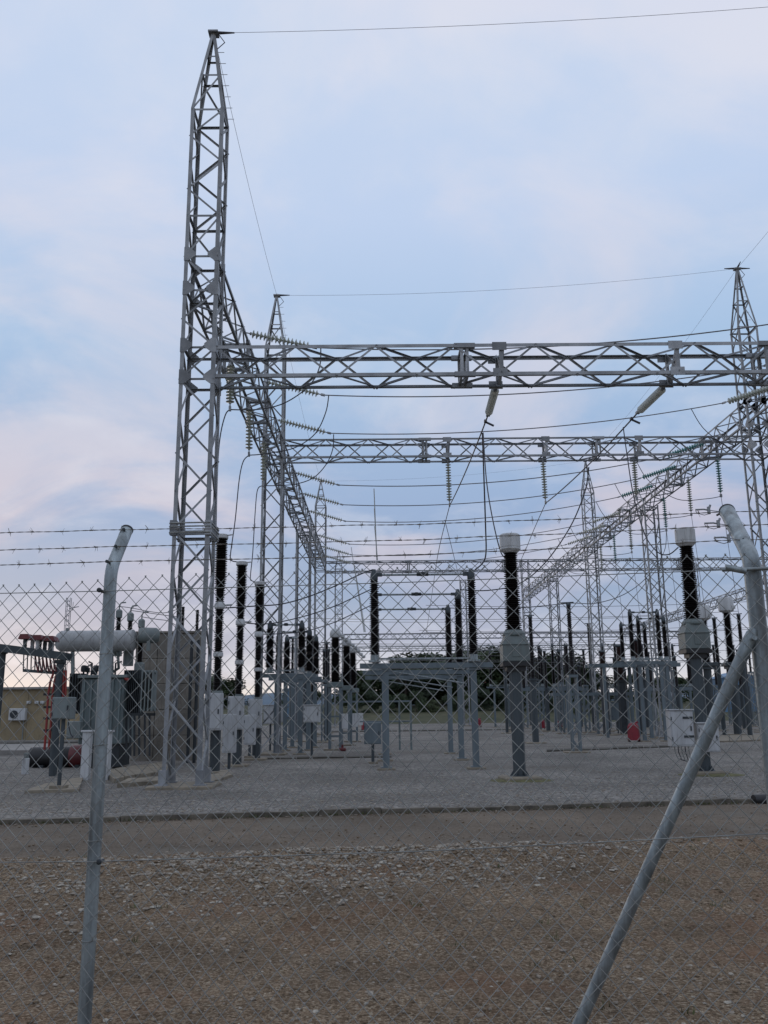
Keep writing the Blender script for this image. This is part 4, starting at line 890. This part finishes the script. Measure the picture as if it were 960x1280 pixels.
for k in range(int(A.z/.33)): mb.bar((-.13, 0, .2+.33*k), (.13, 0, .2+.33*k), .03); mb.bar((.13, 0, .2+.33*k), (-.13, .26, .36+.33*k), .025)
obj('rungs', mb, 'steel_far', t, kind='stuff'); mb = MB(); mb.tube([(.1, 0, A.z-.75), (.75, 0, A.z-.62)], .03, 5); mb.tube([(.35, 0, A.z-.9), (.35, 0, A.z-.3)], .02, 5); obj('aerial', mb, 'steel_far', t)
# concrete slabs and trench covers
def slab(label, pts, h=.10, m='slab', n=0, name='concrete_slab'):
    """slab with ground outline pts; n > 0 splits its length into separate cover planks"""
    cen = sum((V(p) for p in pts), V((0, 0, 0)))/4; q = [V(p)-cen for p in pts]
    t = thing(name, label, 'slab', (cen.x, cen.y, 0), 'concrete slabs')
    k = max(1, n)
    for i in range(k):
        a, b = i/k+.004*(k > 1), (i+1)/k-.004*(k > 1); c4 = [q[0].lerp(q[1], a), q[0].lerp(q[1], b), q[3].lerp(q[2], b), q[3].lerp(q[2], a)]
        hh = h+random.uniform(-.012, .012)*(k > 1)
        mb = MB(); mb.add([(p.x, p.y, .01) for p in c4]+[(p.x, p.y, hh) for p in c4], [(3, 2, 1, 0), (4, 5, 6, 7), (0, 1, 5, 4), (1, 2, 6, 5), (2, 3, 7, 6), (3, 0, 4, 7)]); obj('cover_plank' if n else 'block', mb, m, t)
    return t
slab('pale concrete slab under the grey junction box at left', [gr(30, 994), gr(98, 992), gr(104, 975), gr(58, 984)], .09)
slab('long pale row of trench covers running to the front tower from the left', [gr(142, 981), gr(215, 968), gr(205, 957), gr(128, 970)], .14, n=6, name='trench_cover')
slab('second row of trench covers between the transformer and front tower', [gr(146, 987), gr(200, 982), gr(215, 975), gr(160, 980)], .12, n=5, name='trench_cover')
slab('low grey kerb beam running left across the yard by the transformer', [gr(-40, 945), gr(58, 945), gr(60, 935), gr(-40, 937)], .22, 'concrete')
slab('pale concrete strip in front of the ochre building', [gr(-60, 932), gr(80, 928), gr(80, 922), gr(-60, 925)], .12, 'concrete', n=8)
slab('thin trench edge crossing the gravel behind the breakers', [gr(330, 950.5), gr(490, 948), gr(490, 946.5), gr(330, 949)], .07, 'dark_slab' if 'dark_slab' in MATS else 'slab', n=8, name='trench_cover')
slab('thin trench edge crossing the gravel right of centre', [gr(683, 941), gr(842, 935), gr(842, 933.2), gr(683, 939)], .08, 'dark_slab', n=8, name='trench_cover')
slab('pale trench covers crossing the gravel at the far right', [gr(897, 929), gr(985, 926), gr(985, 920), gr(897, 921)], .10, n=6, name='trench_cover')
slab('far trench edge across the gravel in the centre', [gr(400, 916), gr(640, 913), gr(640, 912), gr(400, 915)], .08, 'dark_slab', n=10, name='trench_cover')
slab('pale trench covers beside the circuit breakers', [gr(262, 983), gr(292, 972), gr(286, 966), gr(258, 975)], .10, n=4, name='trench_cover')
wire('drain_pipe_mouth', 'dark drain mouth in the kerb at the right edge', [at(942, 1000, kerb_y(6.4)-.1), at(975, 999, kerb_y(6.9)-.1)], .09, 'black', 'drain', smooth=False, n=10)

# ------------------------------------------------------------------ more apparatus deeper in the yard
def column_unit(label, u, vt, vm, vb, wp, ws, kind='post', m='porcelain', y=None, group='porcelain posts in the yard'):
    g = gr(u, vb) if y is None else at(u, 880, y); y = g.y
    t = thing('post_insulator_stand' if kind != 'breaker' else 'column_breaker', label, 'insulator' if kind != 'breaker' else 'breaker', (g.x, y, 0), group)
    zt, zm = at(u, vt, y).z, at(u, vm, y).z; px = y/FOC*1.02; r = wp*px/2; rs = ws*px/2
    mb = MB(); sheds(mb, zm, zt-.12, r, .075, 10, r*.9); obj('porcelain', mb, m, t)
    mb = MB(); mb.lathe([(r*.8, zt-.13), (r*.9, zt-.08), (r*.5, zt)], 8); mb.bar((-.3, 0, zt-.02), (.2, 0, zt), .05); obj('terminal', mb, 'stand_steel', t)
    mb = MB()
    if kind == 'lattice':
        for a in (-1, 1):
            for b in (-1, 1): mb.bar((a*rs, b*rs, 0), (a*rs, b*rs, zm-.1), .06)
        k = int(zm/.5)
        for i in range(k):
            for b in (-1, 1): mb.bar((-rs*(1 if i % 2 else -1), b*rs, .1+.5*i), (rs*(1 if i % 2 else -1), b*rs, .5+.5*i), .035)
        mb.box((0, 0, zm-.06), (rs*2.6, rs*2.6, .1)); obj('stand', mb, 'stand_blue', t)
    else:
        mb.lathe([(rs, .05), (rs, zm-.12), (rs*1.4, zm-.1), (rs*1.4, zm-.01)], 8, sm=False); obj('stand', mb, 'stand_steel' if kind != 'breaker' else 'dark_paint', t)
    mb = MB(); mb.box((0, 0, .05), (rs*2+.6, rs*2+.5, .08), 0, .02); obj('foundation', mb, 'slab', t)
    return t
column_unit('slim black post insulator on a dark tube just right of the middle transformer', 670, 769, 848, 930, 6.5, 8)
column_unit('tall black post insulator on a pale lattice stand, right of centre', 721, 753, 843, 942, 7, 9, 'lattice')
column_unit('brown-topped thick dark column, leftmost of three right of centre', 759, 813, 846, 920, 10, 9, 'breaker', 'porcelain_brown')
column_unit('brown-topped thick dark column, middle of three right of centre', 781, 806, 850, 919, 10, 10, 'breaker', 'porcelain_brown')
column_unit('brown-topped thick dark column, rightmost of three right of centre', 803, 799, 848, 919, 10, 10, 'breaker', 'porcelain_brown')
column_unit('black post insulator left of the brown-topped columns', 744, 779, 834, 915, 6, 6)
column_unit('black post insulator in the gap beside the right transformer', 906, 772, 828, 921, 6, 5)
column_unit('black post insulator partly behind the right fence post', 938, 767, 828, 921, 6, 6)
for i, (u, vt) in enumerate(((884, 757), (915, 747))):
    g = at(u+4, 880, 50+3*i); t = voltage_transformer
    r = thing('voltage_transformer', ('left', 'right')[i]+' of two distant silver-headed transformers at the right side', 'transformer', (g.x, g.y, 0), 'distant silver-headed transformers')
    z0, z1, z2 = at(u, vt, g.y).z, at(u, vt+19, g.y).z, at(u, 828, g.y).z
    mb = MB(); mb.lathe([(.22, z1), (.44, z1+.12), (.46, z0-.2), (.35, z0), (.05, z0+.04)], 16); mb.box((.30, -.36, z1+.3), (.2, .12, .2)); obj('head', mb, 'white_paint', r)
    mb = MB(); sheds(mb, z2, z1+.02, .27, .08, 14, .25); obj('porcelain', mb, 'porcelain', r)
    mb = MB(); mb.box((0, 0, z2-.12), (1.0, .8, .22), 0, .03); mb.box((0, 0, z2-.3), (.7, .6, .16)); obj('tank', mb, 'stand_steel', r)
    mb = MB(); mb.lathe([(.24, .05), (.22, z2-.36)], 8, sm=False); obj('post', mb, 'stand_steel', r)
    mb = MB(); mb.box((0, 0, .05), (1.2, 1.1, .08)); obj('foundation', mb, 'slab', r)
# a further set of disconnectors right of centre
for i, (ua, ub, vt, y) in enumerate(((787, 821, 764, 44.0), (797, 829, 772, 47.5), (776, 805, 780, 51.0))):
    disconnector(('nearest', 'middle', 'rearmost')[i]+' disconnector on a pale beam among the right-hand posts', at(ua, vt, y).x, at(ub, vt, y).x, y, at(ua, vt, y).z, at(ua, 826, y).z, near=False, group='disconnectors right of centre')
for i, (ua, ub, vt, y) in enumerate(((690, 706, 806, 70), (697, 716, 812, 75), (645, 676, 812, 80), (752, 768, 805, 72), (840, 858, 806, 70), (861, 881, 812, 76), (612, 634, 815, 84))):
    disconnector(('small distant disconnector at the left foot of the right tower row', 'small distant disconnector beneath the middle of the right girder', 'small distant disconnector right behind the middle transformer', 'small distant disconnector left of the brown-topped columns',
                  'small distant disconnector seen left of the right transformer', 'small distant disconnector seen behind the right transformer', 'small distant disconnector above the far red roofs')[i], at(ua, vt, y).x, at(ub, vt, y).x, y, at(ua, vt, y).z, at(ua, 858, y).z, near=False, group='distant disconnectors')
for i, (u, vt, vm, y) in enumerate(((640, 822, 858, 66), (656, 830, 862, 78), (684, 826, 860, 66), (733, 812, 856, 62), (771, 822, 858, 66), (815, 815, 858, 70), (848, 820, 858, 62), (712, 822, 860, 84), (664, 818, 858, 90), (727, 828, 862, 88), (870, 792, 850, 60), (898, 806, 856, 64), (928, 812, 856, 66), (950, 800, 852, 58))):
    column_unit(ORD[i % 9]+(' ' if i < 9 else ' farther ')+'small distant black post on a pale stand, counting across the right background', u, vt, vm, 0, 4.2, 5, 'lattice' if i % 2 else 'post', 'porcelain', y, 'distant posts at right')
rc = random.Random(5)
ONES = ['', 'first', 'second', 'third', 'fourth', 'fifth', 'sixth', 'seventh', 'eighth', 'ninth', 'tenth', 'eleventh', 'twelfth', 'thirteenth', 'fourteenth', 'fifteenth', 'sixteenth', 'seventeenth', 'eighteenth', 'nineteenth']
def nth(n): return ONES[n] if n < 20 else {20: 'twentieth', 30: 'thirtieth'}[n] if n % 10 == 0 else ('twenty-' if n < 30 else 'thirty-')+ONES[n % 10]
us = sorted(rc.uniform(632, 955) for _ in range(34)); ul = sorted(rc.uniform(345, 412) for _ in range(10))
for i in range(34):
    u = us[i]; y = rc.uniform(56, 96); vt = rc.uniform(800, 838); vm = vt+rc.uniform(30, 46)
    column_unit(f'{nth(i+1)} from the left of the thin black posts crowding the far right background', u, vt, min(vm, 872), 0, rc.uniform(3.2, 5), rc.uniform(3.5, 5.5), 'lattice' if i % 3 else 'post', 'porcelain', y, 'crowded far posts')
for i in range(10):
    u = ul[i]; y = rc.uniform(44, 70); vt = rc.uniform(795, 822)
    column_unit(f'{nth(i+1)} from the left of the black posts crowded behind the left disconnectors', u, vt, vt+rc.uniform(34, 44), 0, rc.uniform(4, 6.5), rc.uniform(4, 6), 'lattice' if i % 2 else 'post', 'porcelain', y, 'crowded posts left of centre')
# low steel frames carrying the distant apparatus
for i, (u0, u1, v, y) in enumerate(((650, 735, 862, 66), (690, 800, 868, 58), (800, 900, 862, 64), (735, 850, 832, 50))):
    A, B = at(u0, v, y), at(u1, v, y); t = thing('equipment_gantry', ('leftmost low steel frame with pale legs, far right of centre', 'nearer low steel frame with pale legs, far right of centre', 'rightmost low steel frame behind the right transformer', 'pale raised beam carried on legs beside the brown-topped columns')[i], 'gantry', (A.x, y, 0), 'distant equipment gantries'); w = B.x-A.x
    mb = MB(); mb.box((w/2, 0, A.z), (w, .22, .2)); mb.box((w/2, .8, A.z), (w, .2, .18)); objs('beam', mb, 'stand_blue', t)
    n = max(3, int(w/1.5))
    for k in range(n):
        mb = MB(); mb.box((w*(k+.5)/n, 0, A.z/2), (.16, .16, A.z-.1)); obj('leg', mb, 'stand_blue', t)
    if i != 3:
        mb = MB()
        for k in range(n-1): mb.bar((w*(k+.5)/n, 0, .3), (w*(k+1.5)/n, 0, A.z-.2), .06)
        objs('cross_brace', mb, 'stand_blue', t)
# red covered extinguishers
for i, (u, vb, h, lb) in enumerate(((792, 917, 23, 'largest red covered extinguisher, at the foot of the brown-topped columns'), (598, 902, 11, 'small red covered extinguisher in the far centre'), (455, 905, 10, 'small red covered extinguisher left of the disconnector leg'), (678, 905, 10, 'small red covered extinguisher right of the middle post'), (700, 904, 9, 'tiny red covered extinguisher beneath the right girder'))):
    y = (44, 84, 76, 76, 82)[i]; A = at(u, vb, y); g = V((A.x, y, .03)); s = h*y/FOC
    t = thing('covered_extinguisher', lb, 'extinguisher', g, 'red extinguisher covers')
    mb = MB(); mb.lathe([(.33*s, .08*s), (.32*s, .45*s), (.30*s, .80*s), (.20*s, .95*s), (.06*s, .98*s)], 6, sm=False); mb.bar((.05*s, 0, .9*s), (.26*s, 0, 1.02*s), .09*s, .09*s); obj('cover', mb, 'red_cover', t)
    mb = MB(); mb.lathe([(.12*s, -.05), (.12*s, .05)], 10, (-.25*s, 0, .12*s), (1, 0, 0)); mb.lathe([(.12*s, -.05), (.12*s, .05)], 10, (.25*s, 0, .12*s), (1, 0, 0)); objs('wheel', mb, 'black', t)
t = thing('red_valve_box', 'small red fitting on the ground beside the silver-headed transformer', 'fitting', gr(428, 940)); mb = MB(); mb.box((0, 0, .10), (.30, .2, .13), 0, .03); mb.lathe([(.05, .16), (.05, .24), (.02, .27)], 10); obj('body', mb, 'red_dark', t); mb = MB(); mb.lathe([(.07, .27), (.07, .29)], 10); obj('hand_wheel', mb, 'red_dark', t)
cabinet('pale marshalling cabinet left of the silver-headed transformers', at(390, 903, 33), (.60, .4, .60), 'white_paint', post=at(388, 903, 33).z)
cabinet('small blue-grey cabinet right of centre below the lattice stand', at(772, 900, 58), (.9, .5, 1.1), 'stand_blue', post=at(772, 900, 58).z)
for i, (u, v, h) in enumerate(((338, 905, 22), (350, 903, 20))):
    cabinet(('left', 'right')[i]+' white cabinet deep in the shade behind the breakers', at(u, v, 38), (.55, .4, h*38/1100), post=at(u, v, 38).z)

# ------------------------------------------------------------------ trees and houses behind the yard
def leaf_cloud(rx, rz, n, seed, size):
    rnd = random.Random(seed); mb = MB(); cl = []
    for k in range(16):
        a = rnd.uniform(0, 6.28); h = rnd.random(); rad = rx*(.25+.6*math.sin(math.pi*(.15+.8*h)))*rnd.uniform(.5, 1); cl.append((V((math.cos(a)*rad, math.sin(a)*rad, rz*2*h)), rnd.uniform(.28, .5)*rx))
    for k in range(n):
        c_, r = rnd.choice(cl); d = V((rnd.gauss(0, 1), rnd.gauss(0, 1), rnd.gauss(0, .8))).normalized()*r*rnd.random()**.4; p = c_+d
        ax = V((rnd.gauss(0, 1), rnd.gauss(0, 1), rnd.gauss(0, 1))).normalized(); ay = ax.orthogonal().normalized(); s = size*rnd.uniform(.6, 1.4)
        mb.add([p-ax*s, p+ay*s*.6, p+ax*s, p-ay*s*.6], [(0, 1, 2, 3)])
    return mb
TREE_M = []
for k in range(4):
    me = leaf_cloud(1.0, (1.0, .8, 1.5, .9)[k], 3600, 40+k, .062).mesh('crown'); me.materials.append(MATS[('leaf_a', 'leaf_b', 'leaf_c', 'leaf_a')[k]]); TREE_M.append(me)
def tree(label, x, y, z0, h, rx, k, group='trees behind the yard'):
    t = thing('tree', label, 'tree', (x, y, z0), group)
    mb = MB(); mb.tube([(0, 0, -.3), (.05, 0, h*.4), (.1, .05, h*.8)], [h*.03, h*.022, h*.008], 7)
    for i in range(5):
        a = i*1.3; mb.tube([(.05, 0, h*(.3+.08*i)), (math.cos(a)*rx*.5, math.sin(a)*rx*.5, h*(.5+.08*i))], [h*.010, h*.004], 5)
    obj('trunk', mb, 'bark', t)
    c_ = link('crown', TREE_M[k], None, t, (0, 0, h*.12)); c_.scale = (rx, rx, h*.88/(2*(1.0, .8, 1.5, .9)[k])); c_.rotation_euler = (0, 0, x*1.7)
    return t
rnd = random.Random(11)
spots = []
u = 240
while u < 1010:
    near = 480 < u < 720
    if 300 < u < 345 or 385 < u < 425: u += 20; continue
    top = 846+rnd.uniform(-8, 8) if not near else 836+rnd.uniform(-12, 8)
    if 590 < u < 650: top = 822+rnd.uniform(-6, 6)
    if 650 <= u < 700: top = 832
    if u > 740: top = 856+rnd.uniform(-6, 8)
    if u < 330: top = 850+rnd.uniform(-8, 6)
    elif u < 430: top = 862+rnd.uniform(-4, 6)
    spots.append((u, top, rnd.uniform(126, 150))); u += rnd.uniform(9, 15) if 430 < u < 730 else rnd.uniform(13, 22)
WORDS = ['rounded', 'tall', 'spreading', 'narrow', 'ragged', 'dense', 'low', 'bushy']
for i, (u, v, y) in enumerate(spots):
    A = at(u, v-5+rnd.uniform(-5, 5), y); z0 = 2.0; h = A.z-z0
    side = 'left of the silver-headed transformers' if u < 420 else 'behind the centre disconnectors' if u < 600 else 'behind the middle white-capped transformer' if u < 720 else 'beyond the right-hand posts' if u < 860 else 'beyond the right transformer'
    n = sum(1 for q in spots[:i+1] if (q[0] < 420) == (u < 420) and (q[0] < 600) == (u < 600) and (q[0] < 720) == (u < 720) and (q[0] < 860) == (u < 860))
    tree(f'{ORD[(n-1) % 9]}{" farther" if n > 9 else ""}{" rear" if n > 18 else ""} {WORDS[rnd.randrange(8)]} dark green tree from the left {side}', A.x, y, z0, h, max(2.2, h*rnd.uniform(.55, .85)), rnd.randrange(4))
for i in range(16):                             # hedge shrubs along the bank
    u = 440+20*i; A = at(u, 868+rnd.uniform(-8, 4), 121); t = thing('shrub', f'{ORD[i % 9]} {"low" if i < 9 else "farther low"} green shrub from the left along the bank', 'shrub', (A.x, 121, 1.3), 'shrubs on the bank')
    c_ = link('foliage', TREE_M[rnd.randrange(4)], None, t); c_.scale = (1.5, 1.3, max(.3, (A.z-1.3)/2.2)); mb = MB(); mb.tube([(0, 0, -.2), (0, 0, .6)], .06, 5); obj('stem', mb, 'bark', t)
for i, (u, v, w, lb) in enumerate(((620, 851, 5, 'red-roofed house among the trees behind the middle transformer'), (642, 855, 4, 'smaller red-roofed house just right of the other, behind the middle transformer'), (452, 860, 4, 'red-roofed house at the left end of the trees, by the disconnector leg'))):
    y = 140; A = at(u, v, y); z0 = 2.4; h = A.z-z0
    t = thing('house', lb, 'house', (A.x, y, z0), 'houses beyond the yard')
    mb = MB(); mb.box((0, 0, h*.3), (w, 5, h*.6)); obj('wall', mb, 'house_wall', t)
    mb = MB(); mb.add([(-w/2-.3, -2.9, h*.58), (w/2+.3, -2.9, h*.58), (w/2+.3, 2.9, h*.58), (-w/2-.3, 2.9, h*.58), (-w/2+.6, 0, h), (w/2-.6, 0, h)], [(0, 1, 5, 4), (1, 2, 5), (2, 3, 4, 5), (3, 0, 4), (3, 2, 1, 0)]); rf = obj('roof', mb, 'roof_red', t)
    mb = MB(); mb.box((w*.2, .5, h*.98), (.5, .5, .9)); obj('chimney', mb, 'roof_red', rf)
    for s in (-.28, .05, .3): mb = MB(); mb.box((w*s, -2.51, h*.32), (.9, .05, 1.1)); obj('window', mb, 'window', t)
for i, (u0, u1, v, lb) in enumerate(((898, 946, 840, 'blue metal shed far off at the right edge, behind the leaning pipe'), (355, 380, 858, 'blue metal shed left of centre behind the second tower'))):
    y = 118; A, B = at(u0, v, y), at(u1, v, y); w = B.x-A.x; t = thing('metal_shed', lb, 'shed', (A.x, y, 1.0), 'blue sheds')
    h = A.z-1.0; mb = MB(); mb.box((w/2, 2, h*.42), (w, 5, h*.84)); obj('wall', mb, 'blue_metal', t); mb = MB(); mb.prism([(-.2, h*.84), (w+.2, h*.84), (w/2, h)], (0, -.8, 0), (1, 0, 0), (0, 0, 1), -5.6); obj('roof', mb, 'blue_metal', t)

# ------------------------------------------------------------------ chain-link fence in front of the camera
D0, D1 = 3.0, 2.69
pl0, pr0 = at(128, 800, D0), at(954, 800, D1)
FL, FR = V((pl0.x, pl0.y, 0)), V((pr0.x, pr0.y, 0))
FD = (FR-FL).normalized(); FN = V((-FD.y, FD.x, 0))                 # along the fence; away from the camera
t = thing('chain_link_fence', 'galvanised chain-link fence with bent posts and barbed wire across the foreground', 'fence', FL); o0 = FL
def fp(s, z, d=0.0): return FD*s+V((0, 0, z))+FN*d                   # fence coordinates, local to the root
SP = (FR-FL).length
zb0 = at(132, 709, D0).z; at0 = at(158.5, 663, D0+.16)-FL
zb1 = at(945, 694, D1).z; at1 = at(909, 639.5, D1+.33)-FL
def post(foot, bend, tipp, r, lb):
    d = (tipp-bend).normalized(); up = V((0, 0, 1)); pts = [foot]
    for k in range(7):
        f = k/6; a = bend-up*.045; c_ = bend+d*.045; pts.append(a*(1-f)**2+bend*2*f*(1-f)+c_*f*f)
    pts.append(tipp); mb = MB(); mb.tube(pts, r, 24); p = obj('post', mb, 'galv', t, label=lb)
    q = MB(); q.tube([tipp-d*.001, tipp+d*.006], r*1.06, 24); q.tube([tipp+d*.0055, tipp+d*.009], [r*1.03, r*.6], 24); obj('cap', q, 'black', p)
    return p
lp = post(fp(0, -.1, .034), V((0, 0, zb0))+FN*.034, at0, .0215, 'bent grey fence post at left')
rp = post(fp(SP, -.1, .040), fp(SP, zb1, .040), at1, .0262, 'thicker bent fence post at right')
s0 = at(938, 797, D1+.03)-FL; s1 = at(729, 1268, 2.95)-FL
dirv = (s1-s0); s2 = s0+dirv*((s0.z+.08)/(-dirv.z)) if dirv.z < 0 else s1
mb = MB(); mb.tube([s0, s2], .0190, 22); br = obj('brace_pipe', mb, 'galv', t, label='leaning brace pipe against the right post')
q = MB(); d = (s0-s2).normalized(); q.tube([s0-d*.05, s0+d*.012, s0+d*.03], [.0200, .018, .011], 16); q.tube([s0+V((0, -.034, -.004)), s0+V((0, .05, -.004))], .007, 8); obj('bracket', q, 'galv', br)
for zz in (.35, .62, .9, 1.2, 1.5, 1.8):             # tie wires round the left post
    c_ = MB(); cc_ = V((0, 0, zz))+FN*.034; c_.tube([cc_+V((math.cos(a_*.5236), math.sin(a_*.5236), .05*math.sin(a_*.5236+1)))*.0232 for a_ in range(13)], .0016, 5); c_.tube([cc_+V((.012, -.026, 0)), cc_+V((.022, -.034, .006)), cc_+V((.018, -.036, .016))], .0015, 5); obj('tie_wire', c_, 'galv_wire', lp)
# woven mesh
mb = MB(); PW = .0287; HV = .0298; ZT = at(130, 725, D0).z; ZT1 = at(861, 695.5, D1+.03).z
i0, i1 = -58, int((SP+1.6)/PW)
rows = int((ZT-.04)/HV)
def jit(i, j): return V((0, 0, 0))+FD*(.0022*noise.noise((i*.9, j*.9, 0))+.017*noise.noise((i*.06, j*.07, 3)))+V((0, 0, .0022*noise.noise((i*.9, j*.9, 5))+.014*noise.noise((i*.05, j*.06, 8))))
def top(i): return ZT+(ZT1-ZT)*max(-.7, min(1.5, i*PW/SP))
for i in range(i0, i1):
    for j in range(rows):
        lo_left = (i+j) % 2 == 0
        a = fp((i if lo_left else i+1)*PW, top(i)-(rows-j)*HV)+jit(i if lo_left else i+1, j)
        b = fp((i+1 if lo_left else i)*PW, top(i)-(rows-j-1)*HV)+jit(i+1 if lo_left else i, j+1)
        o = FN*(.0013 if lo_left else -.0013); e = (b-a)*.07
        x = (b-a).normalized(); s = x.cross(FN).normalized()*.00115; n_ = FN*.00115
        A, B = a-e+o, b+e+o
        mb.add([A+s, A+n_, A-s, A-n_, B+s, B+n_, B-s, B-n_], [(0, 1, 5, 4), (1, 2, 6, 5), (2, 3, 7, 6), (3, 0, 4, 7)], True)
    if (i+rows) % 2 == 0:
        a = fp(i*PW, top(i))+jit(i, rows); mb.tube([a-V((0, 0, .004)), a+FD*.002+V((0, 0, .004))], .0015, 5); mb.tube([a-V((0, 0, .004)), a-FD*.002+V((0, 0, .004))], .0014, 5)
obj('wire_mesh', mb, 'galv_wire', t, kind='stuff')
def strand(pts, r, name, m, barbs=False, seed=0, lb=None):
    rnd = random.Random(seed); mb = MB(); pts = [V(p) for p in pts]; fine = []
    for a, b in zip(pts[:-1], pts[1:]):
        n = max(2, int((b-a).length/.012)); fine += [a.lerp(b, k/n) for k in range(n)]
    fine.append(pts[-1])
    if barbs:
        wob = [V((0, 0, .004*noise.noise((k*.05, seed, 0)))) for k in range(len(fine))]
        for ph in (0, math.pi): mb.tube([p+w+V((0, math.cos(k*1.1+ph)*r*.9, math.sin(k*1.1+ph)*r*.9)) for k, (p, w) in enumerate(zip(fine, wob))], r*.85, 4)
        k = rnd.randrange(3, 8)
        while k < len(fine)-2:
            p = fine[k]+wob[k]; x = (fine[k+1]-fine[k]).normalized()
            mb.tube([p-x*.006, p+x*.006], r*2.3, 6)
            for q in range(4):
                a = rnd.uniform(0, 6.28); d = V((0, math.cos(a), math.sin(a)))+x*rnd.uniform(-.5, .5); mb.tube([p+x*(.004*(q % 2)), p+d*.016], [r*.8, r*.4], 4)
            k += rnd.randrange(7, 11)
    else: mb.tube(fine[::4]+[fine[-1]], r, 5)
    return obj(name, mb, m, t, label=lb)
for k, (la, ra, le, te) in enumerate((((155, 662), (903, 640), 669, (887, 638)), ((145, 683), (916, 657), 687, (899, 655)), ((134, 702), (929, 675), 706, (912, 673)))):
    f0 = (.155, .095, .03)[k]; f1 = (.36, .25, .13)[k]
    A = at(*la, D0+f0-.03)-FL; B = at(*ra, D1+f1-.03)-FL; ext = A+(A-B)*.35; ext.z = (at(0, le, D0+f0+.07)-FL).z if False else ext.z
    far = B+(B-A)*.25; mid = A.lerp(B, .5)-V((0, 0, .012))
    strand([ext, A, A.lerp(B, .25)-V((0, 0, .008)), mid, A.lerp(B, .75)-V((0, 0, .008)), B, far], .0011, 'barbed_wire', 'rust_wire', True, 20+k, ('top', 'middle', 'lowest')[k]+' barbed strand')
    for q_, par in ((A, lp), (B, rp)):
        c_ = MB(); c_.tube([q_+V((0, -.003, 0)), q_+V((0, .05, 0))], .004, 8); c_.lathe([(.003, 0), (.006, .001), (.006, .004), (.003, .005)], 8, q_+V((0, -.002, 0)), (0, -1, 0)); obj('wire_clip', c_, 'dark_paint', par)
    T = A.lerp(B, .975); T = at(*te, (D1+f1)-.02)-FL
    c_ = MB(); c_.tube([T+V((-.003, 0, .013)), T+V((-.003, 0, -.013))], .0062, 8); c_.tube([T+V((0, 0, .010)), T+V((.004, 0, .02))], .004, 6); c_.tube([T+V((-.05, 0, .003)), T+V((-.02, 0, .004)), T, ], .003, 6); c_.tube([T+V((-.05, 0, 0)), T+V((-.045, 0, -.010)), T+V((-.02, 0, -.017)), T+V((0, 0, -.011))], .0014, 5); c_.tube([T, B], .0016, 5); obj('wire_tensioner', c_, 'steel', t)
strand([fp(-1.3, at(0, 743.5, D0+.15).z), fp(0, at(128, 739, D0).z, -.002), fp(SP*.5, at(540, 726, (D0+D1)/2).z-.004, -.003), fp(SP, at(950, 711, D1).z, -.002), fp(SP+.6, at(950, 711, D1).z+.02)], .0016, 'line_wire', 'galv_wire', lb='upper line wire')
strand([fp(-1.3, at(0, 1080, D0+.15).z+.003), fp(0, at(112, 1077, D0).z, -.002), fp(SP*.5, at(540, 1062, (D0+D1)/2).z-.004, -.003), fp(SP, at(960, 1041, D1).z, -.002), fp(SP+.6, at(960, 1041, D1).z)], .0016, 'line_wire', 'galv_wire', lb='lower line wire')
c_ = MB(); q_ = fp(SP, at(950, 711, D1).z); c_.tube([q_-FD*.10, q_+FD*.06], .006, 8); c_.tube([q_-FD*.09+V((0, 0, .008)), q_-FD*.03+V((0, 0, -.006))], .010, 8); obj('strain_fitting', c_, 'galv', t)
for v, zz in ((738, 0), (1077, 1)):
    q_ = (at(125, v, D0)-FL); c_ = MB(); c_.tube([q_+V((.0, -.012, 0)), q_+V((0, .03, 0))], .006, 8); c_.lathe([(.002, 0), (.0085, .001), (.0085, .006), (.004, .008)], 8, q_+V((0, -.006, 0)), (0, -1, 0)); obj('bolt', c_, 'dark_paint', lp)
print('objects', len(bpy.data.objects), 'tris', sum(len(m.polygons)*2 for m in bpy.data.meshes))
